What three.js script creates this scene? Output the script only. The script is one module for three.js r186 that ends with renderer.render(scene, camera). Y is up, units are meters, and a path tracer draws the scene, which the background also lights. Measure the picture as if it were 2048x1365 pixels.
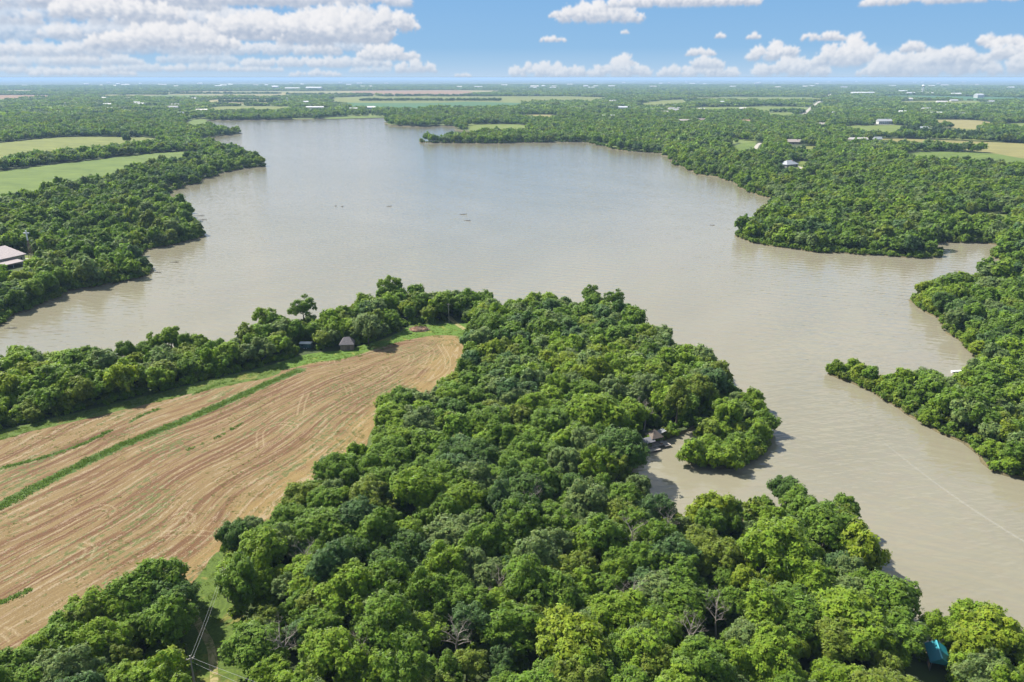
import * as THREE from 'three';
import { mergeGeometries } from 'three/addons/utils/BufferGeometryUtils.js';
import { createNoise2D } from 'simplex-noise';

// ------------------------------------------------------------------ camera, sky, sun, exposure
const F = 1500, HORIZON = 155, EYE = 110;                       // photo pixels (2048 x 1365), metres above the lake
const PITCH = Math.atan((682.5 - HORIZON) / F);
const EXPOSURE = 2.3;
const scene = new THREE.Scene();
const camera = new THREE.PerspectiveCamera((2 * Math.atan(682.5 / F) * 180) / Math.PI, 2048 / 1365, 1, 200000);
camera.position.set(0, EYE, 0);
camera.rotation.set(-PITCH, 0, 0);
const renderer = new THREE.WebGLRenderer({ antialias: true });
renderer.toneMapping = THREE.LinearToneMapping;
renderer.toneMappingExposure = EXPOSURE;
renderer.shadowMap.enabled = true;
const SUN_AZ = (-62 * Math.PI) / 180, SUN_EL = (49 * Math.PI) / 180;
const sunDir = new THREE.Vector3(Math.sin(SUN_AZ) * Math.cos(SUN_EL), Math.sin(SUN_EL), -Math.cos(SUN_AZ) * Math.cos(SUN_EL));
const sun = new THREE.DirectionalLight(new THREE.Color().setRGB(1, 0.95, 0.85), 4.8);
sun.name = 'sun';
sun.position.copy(sunDir).multiplyScalar(900).add(new THREE.Vector3(0, 0, -300));
sun.target.position.set(0, 0, -300);
sun.castShadow = true;
sun.shadow.mapSize.set(4096, 4096);
Object.assign(sun.shadow.camera, { left: -700, right: 700, top: 700, bottom: -700, near: 10, far: 2500 });
scene.add(sun, sun.target);
scene.fog = new THREE.FogExp2(new THREE.Color().setRGB(0.46, 0.68, 1.0), 0.000062);

// ------------------------------------------------------------------ random numbers, noise, pixels to places
function rng(seed) { let s = seed >>> 0; return () => { s = (s + 0x6d2b79f5) | 0; let t = Math.imul(s ^ (s >>> 15), 1 | s); t = (t + Math.imul(t ^ (t >>> 7), 61 | t)) ^ t; return ((t ^ (t >>> 14)) >>> 0) / 4294967296; }; }
const noise = createNoise2D(rng(11)), noiseB = createNoise2D(rng(12));
const fbm = (x, y, n = 4, g = 0.5) => { let a = 1, s = 0, t = 0; for (let i = 0; i < n; i++) { s += a * noise(x + i * 17.3, y - i * 9.1); t += a; a *= g; x *= 2; y *= 2; } return s / t; };
const clamp = (x, a = 0, b = 1) => Math.min(b, Math.max(a, x));
const smooth = (a, b, x) => { const t = clamp((x - a) / (b - a)); return t * t * (3 - 2 * t); };
const mix = (a, b, t) => a + (b - a) * t;
const SP = Math.sin(PITCH), CP = Math.cos(PITCH);
function ray(px, py) { const u = (px - 1024) / F, v = (682.5 - py) / F; return new THREE.Vector3(u, v * CP - SP, -v * SP - CP); }
function P(px, py, h = 0.8) { const d = ray(px, py), t = (EYE - h) / -d.y; return new THREE.Vector3(d.x * t, h, d.z * t); }
const lin = (c) => { c /= 255; return c <= 0.04045 ? c / 12.92 : ((c + 0.055) / 1.055) ** 2.4; };
const rgb = (r, g, b) => new THREE.Color().setRGB(r, g, b);

// ------------------------------------------------------------------ the sky: air, cumulus clouds all round and an added glow about the sun
function makeSky() {
  const W = 4096, H = 2048, data = new Float32Array(W * H * 4), R = rng(501), D = W / 360; // texture cells per degree
  const stops = [[0, 0.50, 0.66, 0.85], [0.8, 0.40, 0.60, 0.82], [2, 0.29, 0.52, 0.79], [6, 0.215, 0.45, 0.775], [14, 0.16, 0.38, 0.72], [35, 0.12, 0.28, 0.57], [90, 0.085, 0.20, 0.43]];
  for (let j = 0; j < H; j++) {
    const el = ((j + 0.5) / H - 0.5) * 180;
    let c = [0.34, 0.42, 0.44];
    if (el >= 0) { let k = 0; while (k < stops.length - 2 && el > stops[k + 1][0]) k++; const a = stops[k], b = stops[k + 1], t = clamp((el - a[0]) / (b[0] - a[0])); c = [1, 2, 3].map((q) => mix(a[q], b[q], t)); }
    for (let i = 0; i < W; i++) { const o = (j * W + i) * 4, az = ((i + 0.5) / W - 0.5) * 2 * Math.PI, e = (el * Math.PI) / 180, th = Math.acos(clamp(Math.cos(e) * Math.cos(az) * sunDir.x + Math.sin(e) * sunDir.y + Math.cos(e) * Math.sin(az) * sunDir.z, -1, 1)), g = el > 0 ? 2.6 * Math.exp(-th / 0.22) : 0; data[o] = (c[0] + g) / EXPOSURE; data[o + 1] = (c[1] + g * 0.98) / EXPOSURE; data[o + 2] = (c[2] + g * 0.93) / EXPOSURE; data[o + 3] = 1; }  // g: wide glow round the unseen sun, added to brighten the shaded sides
  }
  // one cumulus: a heap of puffs on a flat base; x, y in degrees (azimuth from the view axis, elevation)
  const L = new THREE.Vector3(-0.62, 0.66, 0.42).normalize();
  function cumulus(cx, base, w, h, opt = {}) {
    const n = Math.round(opt.n ?? clamp(16 + w * 8, 16, 110)), puffs = [], wob = R() * 100, lump = 2 + w * 0.5;
    for (let k = 0; k < n; k++) {
      const u = (R() * 2 - 1) * 0.95, top = Math.sqrt(1 - u * u) * (0.45 + 0.55 * (0.5 + 0.5 * noise(u * lump + wob, wob))), v = Math.pow(R(), 0.8) * top;
      puffs.push([cx + u * w * 0.5, base + v * h * 0.82 + h * 0.1, h * (0.10 + 0.27 * R() ** 2.2) * (1 - 0.4 * Math.abs(u)) + 0.05 + w * 0.012, R()]);
    }
    const pad = Math.max(...puffs.map((p) => p[2])) * 1.3;
    const x0 = Math.floor((cx - w / 2 - pad) * D), x1 = Math.ceil((cx + w / 2 + pad) * D), y0 = Math.max(0, Math.floor((base - h * 0.2) * D)), y1 = Math.ceil((base + h * 1.15 + pad) * D);
    const step = opt.step ?? 1;
    for (let j = y0; j <= y1; j += step) for (let i = x0; i <= x1; i += step) {
      const x = (i + step / 2) / D, y = (j + step / 2) / D, s = 1.1 / Math.max(0.35, h * 0.5);
      const wx = 0.17 * h * fbm(x * s * 1.5 + wob, y * s * 1.5, 5, 0.6), wy = 0.15 * h * fbm(x * s * 1.5 - wob, y * s * 1.5 + 40, 5, 0.6), rag = 0.38 * fbm(x * s * 4 + 7, y * s * 5, 4, 0.65);
      let a = 0, zb = -9, lit = 0;
      for (const p of puffs) {
        const dx = x + wx - p[0], dy = y + wy - p[1], q = (dx * dx + dy * dy) / (p[2] * p[2]) + rag;
        if (q > 1.35) continue;
        a = Math.max(a, smooth(1.22, 0.5, q));
        const z = Math.sqrt(Math.max(0, 1 - q / 1.35)), zz = z * p[2] + p[3] * h * 0.25;
        if (zz > zb) { zb = zz; lit = (dx / p[2]) * L.x + (dy / p[2]) * L.y + z * L.z; }
      }
      if (a <= 0) continue;
      const v = (y - base) / h;
      a *= smooth(-0.1, 0.1, v + 0.08 * fbm(x * s * 3, y * s * 3, 3)) * (opt.a ?? 1);
      const uu = clamp(((x - cx) / w) * 2, -0.98, 0.98), crest = Math.sqrt(1 - uu * uu) * (0.45 + 0.55 * (0.5 + 0.5 * noise(uu * lump + wob, wob))), rel = v / (0.25 + crest * 0.8), under = 1 - smooth(0.08, 0.8, rel + 0.35 * fbm(x * s * 1.2 + wob, y * s * 1.8, 3)), detail = 0.13 * fbm(x * s * 2.2 + 50, y * s * 3.4, 5, 0.6);
      const b = clamp(0.74 + 0.26 * lit + detail - 0.62 * under, 0.04, 1), far = smooth(2.6, 0.1, y) * 0.42 + 0.06;
      const sh = [0.42, 0.50, 0.64], hi = [0.93, 0.92, 0.93], hz = [0.52, 0.66, 0.82];
      for (let q = 0; q < step * step; q++) { const jj = Math.min(H / 2 - 1, j + Math.floor(q / step)), o = ((jj + H / 2) * W + ((((i + (q % step) + W / 4) % W) + W) % W)) * 4; for (let c = 0; c < 3; c++) data[o + c] = mix(data[o + c], mix(mix(sh[c], hi[c], b), hz[c], far) / EXPOSURE, a); }
    }
  }
  const put = (px, py, w, h, opt) => { const d = ray(px, py).normalize(), k = 180 / Math.PI; cumulus(Math.atan2(d.x, -d.z) * k, Math.max(0.02, Math.asin(d.y) * k), (w / F) * k * 0.98, (h / F) * k, opt); };
  // a bank of cumulus, tier behind tier, over the left shore
  for (const [y, n, hh, ww] of [[148, 10, 12, 130], [132, 7, 20, 170], [110, 6, 30, 210], [82, 5, 36, 250], [50, 5, 42, 260], [14, 5, 46, 270], [-22, 6, 46, 260]]) {
    for (let k = 0; k < n; k++) { const x = -360 + (k + 0.2 + 0.6 * R()) * (1150 / n); if (x > 770 - Math.max(0, 30 - y)) continue; put(x, y + (R() - 0.5) * 12, ww * (0.7 + 0.6 * R()), hh * (0.75 + 0.5 * R()), { a: 0.6 + 0.4 * R() }); }
  }
  for (const c of [[680, 92, 220, 78], [790, 66, 86, 46], [775, 122, 120, 30], [540, 78, 230, 52], [330, 100, 250, 46], [240, 42, 210, 44],
    [832, 146, 74, 26], [925, 156, 32, 8], [1200, 46, 160, 40], [1112, 36, 26, 12], [1370, 14, 290, 26], [1870, 8, 240, 20], [1106, 84, 50, 11], [1250, 68, 11, 9], [1440, 76, 16, 10], [1507, 78, 22, 11], [1645, 82, 74, 18],
    [1402, 112, 56, 14], [1082, 157, 120, 28], [1150, 154, 70, 22], [1245, 154, 105, 36], [1395, 156, 150, 26], [1410, 138, 66, 24], [1545, 122, 84, 34], [1580, 154, 130, 38], [1578, 112, 34, 22], [1700, 134, 116, 46], [1765, 156, 90, 24],
    [1860, 154, 190, 56], [1826, 106, 42, 24], [1915, 132, 90, 32], [1978, 92, 36, 22], [2020, 96, 66, 18], [2040, 122, 90, 40], [2140, 150, 170, 60], [2290, 120, 190, 60]]) put(...c);
  // the same fair-weather cumulus goes on all round
  for (let k = 0; k < 260; k++) {
    const az = -180 + 360 * R(), el = 0.6 + 26 * R() * R(), w = (4 + 9 * R()) * (0.5 + el / 16);
    if (Math.abs(az) - w / 2 < 47 && el < 6.4) continue;
    cumulus(az, el, w, w * (0.22 + 0.2 * R()), { n: 26, a: 0.75 + 0.25 * R(), step: 2 });
  }
  for (let k = 0; k < 190; k++) { const el = 8 + 66 * R(), w = (9 + 12 * R()) / Math.cos((el * Math.PI) / 180) ** 0.8; cumulus(-180 + 360 * R(), el, w, (7 + 6 * R()) * 0.8, { n: 24, a: 0.8 + 0.2 * R(), step: 3 }); }  // unseen high clouds, added to raise and whiten fill light and water reflections
  const t = new THREE.DataTexture(data, W, H, THREE.RGBAFormat, THREE.FloatType);
  t.mapping = THREE.EquirectangularReflectionMapping; t.magFilter = THREE.LinearFilter; t.needsUpdate = true;
  return t;
}
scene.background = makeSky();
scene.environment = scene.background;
console.log('sky done');

// ------------------------------------------------------------------ small helpers for things
const taken = new Map();
function numbered(name) { const n = taken.get(name) ?? 0; taken.set(name, n + 1); return n ? name + '_' + String(n).padStart(3, '0') : name; }
function tag(o, label, category, group) { o.userData.label = label; o.userData.category = category; if (group) o.userData.group = group; return o; }
function shade(o) { o.traverse((m) => { if (m.isMesh) m.castShadow = m.receiveShadow = true; }); return o; }
function thing(name, label, category, pos, turn = 0, group) { const g = new THREE.Group(); g.name = numbered(name); g.position.copy(pos); g.rotation.y = turn; scene.add(g); return tag(g, label, category, group); }
function part(name, geo, mat, parent) { const m = new THREE.Mesh(geo, mat); m.name = name; m.castShadow = m.receiveShadow = true; parent.add(m); return m; }
function structure(name, geo, mat) { const m = part(numbered(name), geo, mat, scene); m.userData.kind = 'structure'; return m; }
function box(w, h, d, x = 0, y = 0, z = 0, ry = 0, rz = 0, rx = 0) { const g = new THREE.BoxGeometry(w, h, d); if (rx) g.rotateX(rx); if (rz) g.rotateZ(rz); if (ry) g.rotateY(ry); return g.translate(x, y, z); }
function bar(a, b, r0, r1 = r0, n = 6) {                         // a tapered round bar from a to b
  const d = new THREE.Vector3().subVectors(b, a), g = new THREE.CylinderGeometry(r1, r0, d.length(), n, 1);
  g.applyQuaternion(new THREE.Quaternion().setFromUnitVectors(new THREE.Vector3(0, 1, 0), d.clone().normalize()));
  return g.translate((a.x + b.x) / 2, (a.y + b.y) / 2, (a.z + b.z) / 2);
}
const V = (x, y, z) => new THREE.Vector3(x, y, z);
function quads(list) {                                           // flat faces from corner lists, uv in metres
  const pos = [], uv = [];
  for (const q of list) {
    const u = q[1].clone().sub(q[0]).normalize(), n = u.clone().cross(q[2].clone().sub(q[0])).normalize(), v = n.cross(u);
    for (let k = 1; k < q.length - 1; k++) for (const p of [q[0], q[k], q[k + 1]]) { pos.push(p.x, p.y, p.z); const d = p.clone().sub(q[0]); uv.push(d.dot(u), d.dot(v)); }
  }
  const g = new THREE.BufferGeometry();
  g.setAttribute('position', new THREE.Float32BufferAttribute(pos, 3)); g.setAttribute('uv', new THREE.Float32BufferAttribute(uv, 2)); g.computeVertexNormals();
  return g;
}
function tex(n, f, srgb = true, rx = 1, ry = 1) {                 // f(u, v) -> [r, g, b] 0..1
  const d = new Uint8Array(n * n * 4);
  for (let j = 0; j < n; j++) for (let i = 0; i < n; i++) { const c = f((i + 0.5) / n, (j + 0.5) / n), o = (j * n + i) * 4; for (let k = 0; k < 3; k++) d[o + k] = clamp(c[k]) * 255; d[o + 3] = c.length > 3 ? clamp(c[3]) * 255 : 255; }
  const t = new THREE.DataTexture(d, n, n); t.wrapS = t.wrapT = THREE.RepeatWrapping; t.magFilter = THREE.LinearFilter; t.repeat.set(rx, ry); if (srgb) t.colorSpace = THREE.SRGBColorSpace; t.needsUpdate = true;
  return t;
}
// noise that repeats after one tile
function tileFbm(u, v, f, n = 4, s = 0, g = 0.55) { let a = 1, t = 0, sum = 0; for (let k = 0; k < n; k++) { const R2 = (f * 2 ** k) / (2 * Math.PI), au = u * 2 * Math.PI, av = v * 2 * Math.PI; sum += a * 0.72 * (noise(Math.cos(au) * R2 + s + k * 31, Math.sin(au) * R2 + Math.cos(av) * R2 * 1.7) + noiseB(Math.cos(av) * R2 + s, Math.sin(av) * R2 + Math.sin(au) * R2 * 1.7 + k * 13)); t += a; a *= g; } return sum / t; }

// ------------------------------------------------------------------ the lake: outline read from the photograph (x, y, height of what is seen there)
const shorePixels = [[-300, 735, 0], [-120, 690, 0], [0, 648, 0], [60, 618, 0], [110, 597, 0], [128, 583, 0], [200, 572, 0], [255, 562, 0], [300, 551, 0], [306, 543, 0], [292, 525, 3], [276, 511, 2], [283, 503, 0], [337, 491, 0], [392, 478, 0], [405, 466, 2],
  [396, 448, 6], [378, 420, 8], [345, 402, 6], [325, 394, 0], [357, 377, 0], [398, 365, 0], [438, 348, 0], [485, 339, 0], [527, 333, 0], [521, 322, 6], [500, 306, 8], [455, 296, 8], [425, 288, 5], [396, 279, 0], [430, 274, 0], [470, 269, 0], [476, 264, 2],
  [462, 258, 8], [435, 252, 8], [408, 245, 4], [412, 241, 0], [440, 241, 0], [500, 240.5, 0], [560, 240, 0], [640, 238, 0], [720, 236.5, 0], [768, 235, 0], [792, 231, 0], [801, 234, 0], [781, 240, 2], [777, 248, 0], [800, 252.5, 0], [866, 254, 0], [884, 252, 0],
  [905, 254, 0], [914, 260, 0], [950, 263, 0], [985, 264.5, 0], [960, 268, 4], [900, 272, 6], [850, 277, 6], [846, 283, 0], [875, 286, 0], [1020, 286, 0], [1150, 284, 0], [1200, 291, 0], [1244, 300, 0], [1324, 309, 0], [1346, 320, 0], [1359, 331, 0], [1400, 349, 0],
  [1447, 355, 0], [1476, 375, 0], [1495, 384, 0], [1549, 402, 0], [1530, 418, 5], [1495, 440, 8], [1474, 455, 6], [1470, 475, 0], [1492, 481, 0], [1545, 494, 0], [1653, 505, 0], [1780, 513, 0], [1852, 517, 0], [1888, 511, 0], [1892, 501, 2], [1874, 492, 3],
  [1884, 485, 0], [1930, 486, 0], [1982, 489, 0], [1998, 503, 0], [1990, 522, 4], [1940, 536, 8], [1895, 550, 7], [1868, 572, 5], [1845, 586, 3], [1828, 598, 1], [1835, 613, 0], [1862, 635, 0], [1904, 669, 0], [1935, 699, 0], [1950, 708, 0], [1944, 736, 2],
  [1925, 750, 3], [1860, 762, 4], [1790, 760, 3], [1740, 753, 2], [1695, 750, 1], [1655, 746, 0], [1651, 752, 0], [1675, 758, 0], [1740, 781, 0], [1779, 809, 0], [1827, 834, 0], [1870, 860, 0], [1926, 889, 0], [1969, 928, 0], [1991, 943, 0], [2048, 957, 0],
  [2150, 985, 0], [2330, 1030, 0], [2330, 1290, 8], [2140, 1240, 8], [2048, 1232, 9], [1950, 1228, 9], [1895, 1248, 8], [1866, 1252, 8], [1843, 1225, 10], [1822, 1172, 10], [1790, 1125, 8], [1760, 1092, 8], [1735, 1082, 2], [1722, 1050, 8], [1708, 1012, 9],
  [1676, 992, 9], [1600, 978, 9], [1552, 980, 8], [1530, 990, 4], [1514, 998, 3], [1490, 986, 9], [1440, 976, 10], [1400, 976, 10], [1345, 990, 10], [1296, 984, 6], [1266, 964, 0], [1262, 940, 1], [1275, 920, 1], [1283, 902, 0], [1300, 890, 0], [1330, 877, 0],
  [1365, 862, 0], [1400, 845, 1], [1430, 825, 1], [1444, 808, 1], [1456, 812, 1], [1450, 835, 0], [1428, 855, 0], [1402, 874, 2], [1384, 892, 1], [1380, 913, 0], [1402, 925, 0], [1440, 934, 0], [1490, 928, 0], [1516, 914, 0], [1526, 892, 3], [1532, 862, 5],
  [1530, 834, 6], [1510, 806, 6], [1504, 790, 8], [1480, 750, 9], [1436, 712, 9], [1396, 696, 9], [1342, 668, 9], [1288, 638, 9], [1250, 612, 9], [1236, 594, 10], [1180, 584, 10], [1100, 588, 10], [1000, 586, 10], [900, 576, 10], [790, 566, 10], [700, 598, 10],
  [600, 618, 10], [500, 646, 10], [440, 668, 10], [340, 682, 9], [270, 694, 9], [190, 708, 7], [165, 710, 7], [130, 700, 9], [60, 692, 9], [0, 698, 9], [-150, 724, 9], [-300, 772, 9]];
const lake = [];
{
  const pts = shorePixels.map(([x, y, h]) => { const p = P(x, y, h); return V(p.x, 0, p.z); });
  const curve = new THREE.CatmullRomCurve3(pts, true, 'centripetal', 0.5), R = rng(71);
  for (let i = 0; i < pts.length; i++) {
    const a = pts[i], d = a.distanceTo(pts[(i + 1) % pts.length]), step = clamp(a.length() / 60, 3.5, 30), n = Math.max(1, Math.round(d / step));
    for (let k = 0; k < n; k++) { const p = curve.getPoint((i + k / n) / pts.length), w = step * 0.42; lake.push(new THREE.Vector2(p.x + (R() - 0.5) * w + noise(p.x / 23, p.z / 23) * w, p.z + (R() - 0.5) * w + noiseB(p.x / 23, p.z / 23) * w)); }
  }
}
const LAND = 0.8;
const flat = (points, y, uvScale = 1) => {                       // a horizontal sheet from an x, z outline; uv in metres
  const tri = THREE.ShapeUtils.triangulateShape(THREE.ShapeUtils.isClockWise(points) ? points.slice().reverse() : points, []), src = THREE.ShapeUtils.isClockWise(points) ? points.slice().reverse() : points;
  const g = new THREE.BufferGeometry(), pos = [], uv = [], nor = [];
  for (const p of src) { pos.push(p.x, y, p.y); uv.push(p.x * uvScale, -p.y * uvScale); nor.push(0, 1, 0); }
  g.setAttribute('position', new THREE.Float32BufferAttribute(pos, 3)); g.setAttribute('uv', new THREE.Float32BufferAttribute(uv, 2)); g.setAttribute('normal', new THREE.Float32BufferAttribute(nor, 3));
  g.setIndex(tri.flatMap(([a, b, c]) => [a, c, b]));
  return g;
};

// ------------------------------------------------------------------ ground materials
const FL = 24000;
const floorTex = tex(2048, (u, v) => {                            // leaf litter, low plants and, farther out, rough grass; 24 km across
  const x = (u - 0.5) * FL, z = (0.5 - v) * FL, b = fbm(x / 260 + 7, z / 260, 3);
  const a = fbm(x / 90, z / 90, 3), open = smooth(0.2, 0.4, b);
  return [mix(0.20 + 0.05 * a, 0.34 + 0.06 * a, open), mix(0.25 + 0.05 * a, 0.39 + 0.05 * a, open), mix(0.10 + 0.03 * a, 0.16 + 0.03 * a, open)];
});
floorTex.wrapS = floorTex.wrapT = THREE.MirroredRepeatWrapping;
const floorMat = new THREE.MeshStandardMaterial({ map: floorTex, roughness: 1 });
{
  const B = 6000, pieces = [];
  const outer = [new THREE.Vector2(-B, 600), new THREE.Vector2(B, 600), new THREE.Vector2(B, -B), new THREE.Vector2(-B, -B)], hole = THREE.ShapeUtils.isClockWise(lake) === THREE.ShapeUtils.isClockWise(outer) ? lake.slice().reverse() : lake;
  const tri = THREE.ShapeUtils.triangulateShape(outer, [hole]), all = [...outer, ...hole], pos = [], idx = [];
  for (const p of all) pos.push(p.x, LAND, p.y);
  for (const [a, b, c] of tri) { const A = all[a], Bb = all[b], C = all[c], up = (Bb.x - A.x) * (C.y - A.y) - (Bb.y - A.y) * (C.x - A.x) < 0; idx.push(a, up ? b : c, up ? c : b); }
  const far = 90000, rects = [[-far, -far, far, -B], [-far, -B, -B, 600], [B, -B, far, 600], [-far, 600, far, 6000]];
  for (const [x0, z0, x1, z1] of rects) { const o = pos.length / 3; pos.push(x0, LAND, z0, x0, LAND, z1, x1, LAND, z1, x1, LAND, z0); idx.push(o, o + 1, o + 2, o, o + 2, o + 3); }
  const g = new THREE.BufferGeometry(), uv = [], nor = [];
  for (let i = 0; i < pos.length; i += 3) { uv.push(pos[i] / FL + 0.5, -pos[i + 2] / FL + 0.5); nor.push(0, 1, 0); }
  g.setAttribute('position', new THREE.Float32BufferAttribute(pos, 3)); g.setAttribute('uv', new THREE.Float32BufferAttribute(uv, 2)); g.setAttribute('normal', new THREE.Float32BufferAttribute(nor, 3)); g.setIndex(idx);
  structure('ground', g, floorMat);
  // the muddy bank round the lake
  const bp = [], bu = [], bi = [], N = lake.length, cw = THREE.ShapeUtils.isClockWise(lake) ? 1 : -1;
  let run = 0;
  for (let i = 0; i <= N; i++) {
    const a = lake[(i + N - 1) % N], b = lake[i % N], c = lake[(i + 1) % N], t = c.clone().sub(a).normalize(), inn = new THREE.Vector2(t.y, -t.x).multiplyScalar(cw), k = clamp(Math.hypot(b.x, b.y) / 700, 0.55, 2.4) * (1 + 0.7 * noise(b.x / 9, b.y / 9));
    run += b.distanceTo(a);
    bp.push(b.x - inn.x * 0.4, LAND + 0.01, b.y - inn.y * 0.4, b.x + inn.x * 0.5 * k, LAND * 0.35, b.y + inn.y * 0.5 * k, b.x + inn.x * 1.6 * k, -0.35, b.y + inn.y * 1.6 * k);
    bu.push(run / 6, 0, run / 6, 0.4, run / 6, 1);
    if (i < N) for (let q = 0; q < 2; q++) { const o = i * 3 + q; bi.push(o, o + 1, o + 3, o + 1, o + 4, o + 3); }
  }
  const bg = new THREE.BufferGeometry();
  bg.setAttribute('position', new THREE.Float32BufferAttribute(bp, 3)); bg.setAttribute('uv', new THREE.Float32BufferAttribute(bu, 2)); bg.setIndex(bi); bg.computeVertexNormals();
  const mud = tex(256, (u, v) => { const n = tileFbm(u, v, 6, 4, 3); return [0.33 + 0.16 * n, 0.30 + 0.14 * n, 0.20 + 0.10 * n]; });
  structure('lake_bank', bg, new THREE.MeshStandardMaterial({ map: mud, roughness: 0.95, side: THREE.DoubleSide }));
}
// water: silty, with wind ripples whose crests run across the view
const rippleTex = (() => {
  const n = 1024, R = rng(5), waves = [];
  for (let k = 0; k < 46; k++) { const f = 9 + Math.floor(44 * R() ** 1.5), a = (R() - 0.5) * 1.1 + 0.12; waves.push([Math.round(f * Math.sin(a)), Math.round(f * Math.cos(a)), R() * 6.28, 1 / Math.pow(f, 0.95)]); }
  const h = new Float32Array(n * n);
  let lo = 1e9, hi = -1e9;
  for (let j = 0; j < n; j++) for (let i = 0; i < n; i++) { let s = 0; const u = (i / n) * 6.28318530718, v = (j / n) * 6.28318530718; for (const w of waves) s += w[3] * Math.sin(w[0] * u + w[1] * v + w[2]); h[j * n + i] = s; lo = Math.min(lo, s); hi = Math.max(hi, s); }
  const d = new Uint8Array(n * n * 4);
  for (let i = 0; i < n * n; i++) { const v = ((h[i] - lo) / (hi - lo)) * 255; d[i * 4] = d[i * 4 + 1] = d[i * 4 + 2] = v; d[i * 4 + 3] = 255; }
  const t = new THREE.DataTexture(d, n, n); t.wrapS = t.wrapT = THREE.RepeatWrapping; t.magFilter = THREE.LinearFilter; t.repeat.set(1 / 62, 1 / 62); t.needsUpdate = true;
  return t;
})();
const siltTex = tex(1024, (u, v) => { const a = tileFbm(u, v, 3, 5, 8), b = tileFbm(u, v * 0.999, 11, 3, 77); return [0.466 + 0.026 * a + 0.010 * b, 0.449 + 0.024 * a + 0.010 * b, 0.384 + 0.032 * a + 0.008 * b]; }, true, 1 / 900, 1 / 900);
const gustTex = tex(512, (u, v) => { const a = tileFbm(u, v, 4, 4, 21); const r = 0.085 + 0.04 * a; return [r, r, r]; }, false, 1 / 700, 1 / 260);
const waterMat = new THREE.MeshPhysicalMaterial({ map: siltTex, roughness: 1, roughnessMap: gustTex, ior: 1.48, bumpMap: rippleTex, bumpScale: 0.17 });
{
  let x0 = 1e9, x1 = -1e9, z0 = 1e9, z1 = -1e9;
  for (const p of lake) { x0 = Math.min(x0, p.x); x1 = Math.max(x1, p.x); z0 = Math.min(z0, p.y); z1 = Math.max(z1, p.y); }
  structure('lake_water', flat([new THREE.Vector2(x0 - 20, z0 - 20), new THREE.Vector2(x1 + 20, z0 - 20), new THREE.Vector2(x1 + 20, z1 + 20), new THREE.Vector2(x0 - 20, z1 + 20)], 0), waterMat);
}

// ------------------------------------------------------------------ what grows where: two maps of the land, near and far
const NEAR = { x: -2600, z: -3400, w: 5200, h: 3600, s: 2.5 }, FAR = { x: -12000, z: -15000, w: 24000, h: 15200, s: 12 };
for (const m of [NEAR, FAR]) { m.nx = Math.ceil(m.w / m.s); m.ny = Math.ceil(m.h / m.s); m.canvas = document.createElement('canvas'); m.canvas.width = m.nx; m.canvas.height = m.ny; m.ctx = m.canvas.getContext('2d'); m.ctx.fillStyle = '#000'; m.ctx.fillRect(0, 0, m.nx, m.ny); }
function paint(points, code, grow = 0) {
  for (const m of [NEAR, FAR]) {
    const c = m.ctx; c.fillStyle = c.strokeStyle = 'rgb(' + code + ',0,0)'; c.beginPath();
    points.forEach((p, i) => c[i ? 'lineTo' : 'moveTo']((p.x - m.x) / m.s, (p.y - m.z) / m.s)); c.closePath(); c.fill();
    if (grow > 0) { c.lineWidth = (2 * grow) / m.s; c.lineJoin = 'round'; c.stroke(); }
  }
}
const px2 = (list, h = LAND) => list.map(([x, y, hh]) => { const p = P(x, y, hh ?? h); return new THREE.Vector2(p.x, p.z); });
paint(lake, 255, 1.2);

// ------------------------------------------------------------------ fields, lawns, tracks and roads
function soft(points, step, amp, closed = true) {                 // round a traced outline and make it uneven
  const c = new THREE.CatmullRomCurve3(points.map((p) => V(p.x, 0, p.y)), closed, 'centripetal'), out = [], n = Math.max(12, Math.round(c.getLength() / step));
  for (let i = 0; i < n; i++) { const p = c.getPointAt(i / n); out.push(new THREE.Vector2(p.x + noise(p.x / step / 3, p.z / step / 3) * amp, p.z + noiseB(p.x / step / 3, p.z / step / 3) * amp)); }
  return out;
}
const grassTex = tex(1024, (u, v) => { const a = tileFbm(u, v, 5, 4, 2), b = tileFbm(u, v, 48, 3, 60), k = smooth(0.15, 0.55, a); return [mix(0.31, 0.45, k) + 0.09 * b, mix(0.39, 0.44, k) + 0.10 * b, mix(0.11, 0.20, k) + 0.05 * b]; }, true, 1 / 45, 1 / 45);
const grassMat = new THREE.MeshStandardMaterial({ map: grassTex, bumpMap: grassTex, bumpScale: 0.25, roughness: 1 });
const hayTex = (r, g, b, seed, amp = 0.06) => tex(512, (u, v) => { const a = tileFbm(u, v, 4, 4, seed), s = tileFbm(u * 0.2 + seed, v, 40, 2, seed + 9), k = amp * (0.8 * a + 0.5 * s); return [r + k, g + k * 0.9, b + k * 0.6]; }, true, 1 / 260, 1 / 140);
const cropMats = {
  meadow: new THREE.MeshStandardMaterial({ map: hayTex(0.42, 0.45, 0.16, 1, 0.10), roughness: 1 }), pasture: new THREE.MeshStandardMaterial({ map: hayTex(0.35, 0.43, 0.11, 2, 0.09), roughness: 1 }),
  tan: new THREE.MeshStandardMaterial({ map: hayTex(0.53, 0.50, 0.30, 3), roughness: 1 }), clay: new THREE.MeshStandardMaterial({ map: hayTex(0.53, 0.41, 0.28, 4), roughness: 1 }),
  crop: new THREE.MeshStandardMaterial({ map: hayTex(0.20, 0.38, 0.18, 5, 0.03), roughness: 1 }), straw: new THREE.MeshStandardMaterial({ map: hayTex(0.50, 0.48, 0.26, 6), roughness: 1 }),
  lawn: new THREE.MeshStandardMaterial({ map: hayTex(0.39, 0.45, 0.13, 7, 0.07), roughness: 1 }),
};
for (const k in cropMats) cropMats[k].color.setRGB(0.72, 0.72, 0.72);
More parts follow.
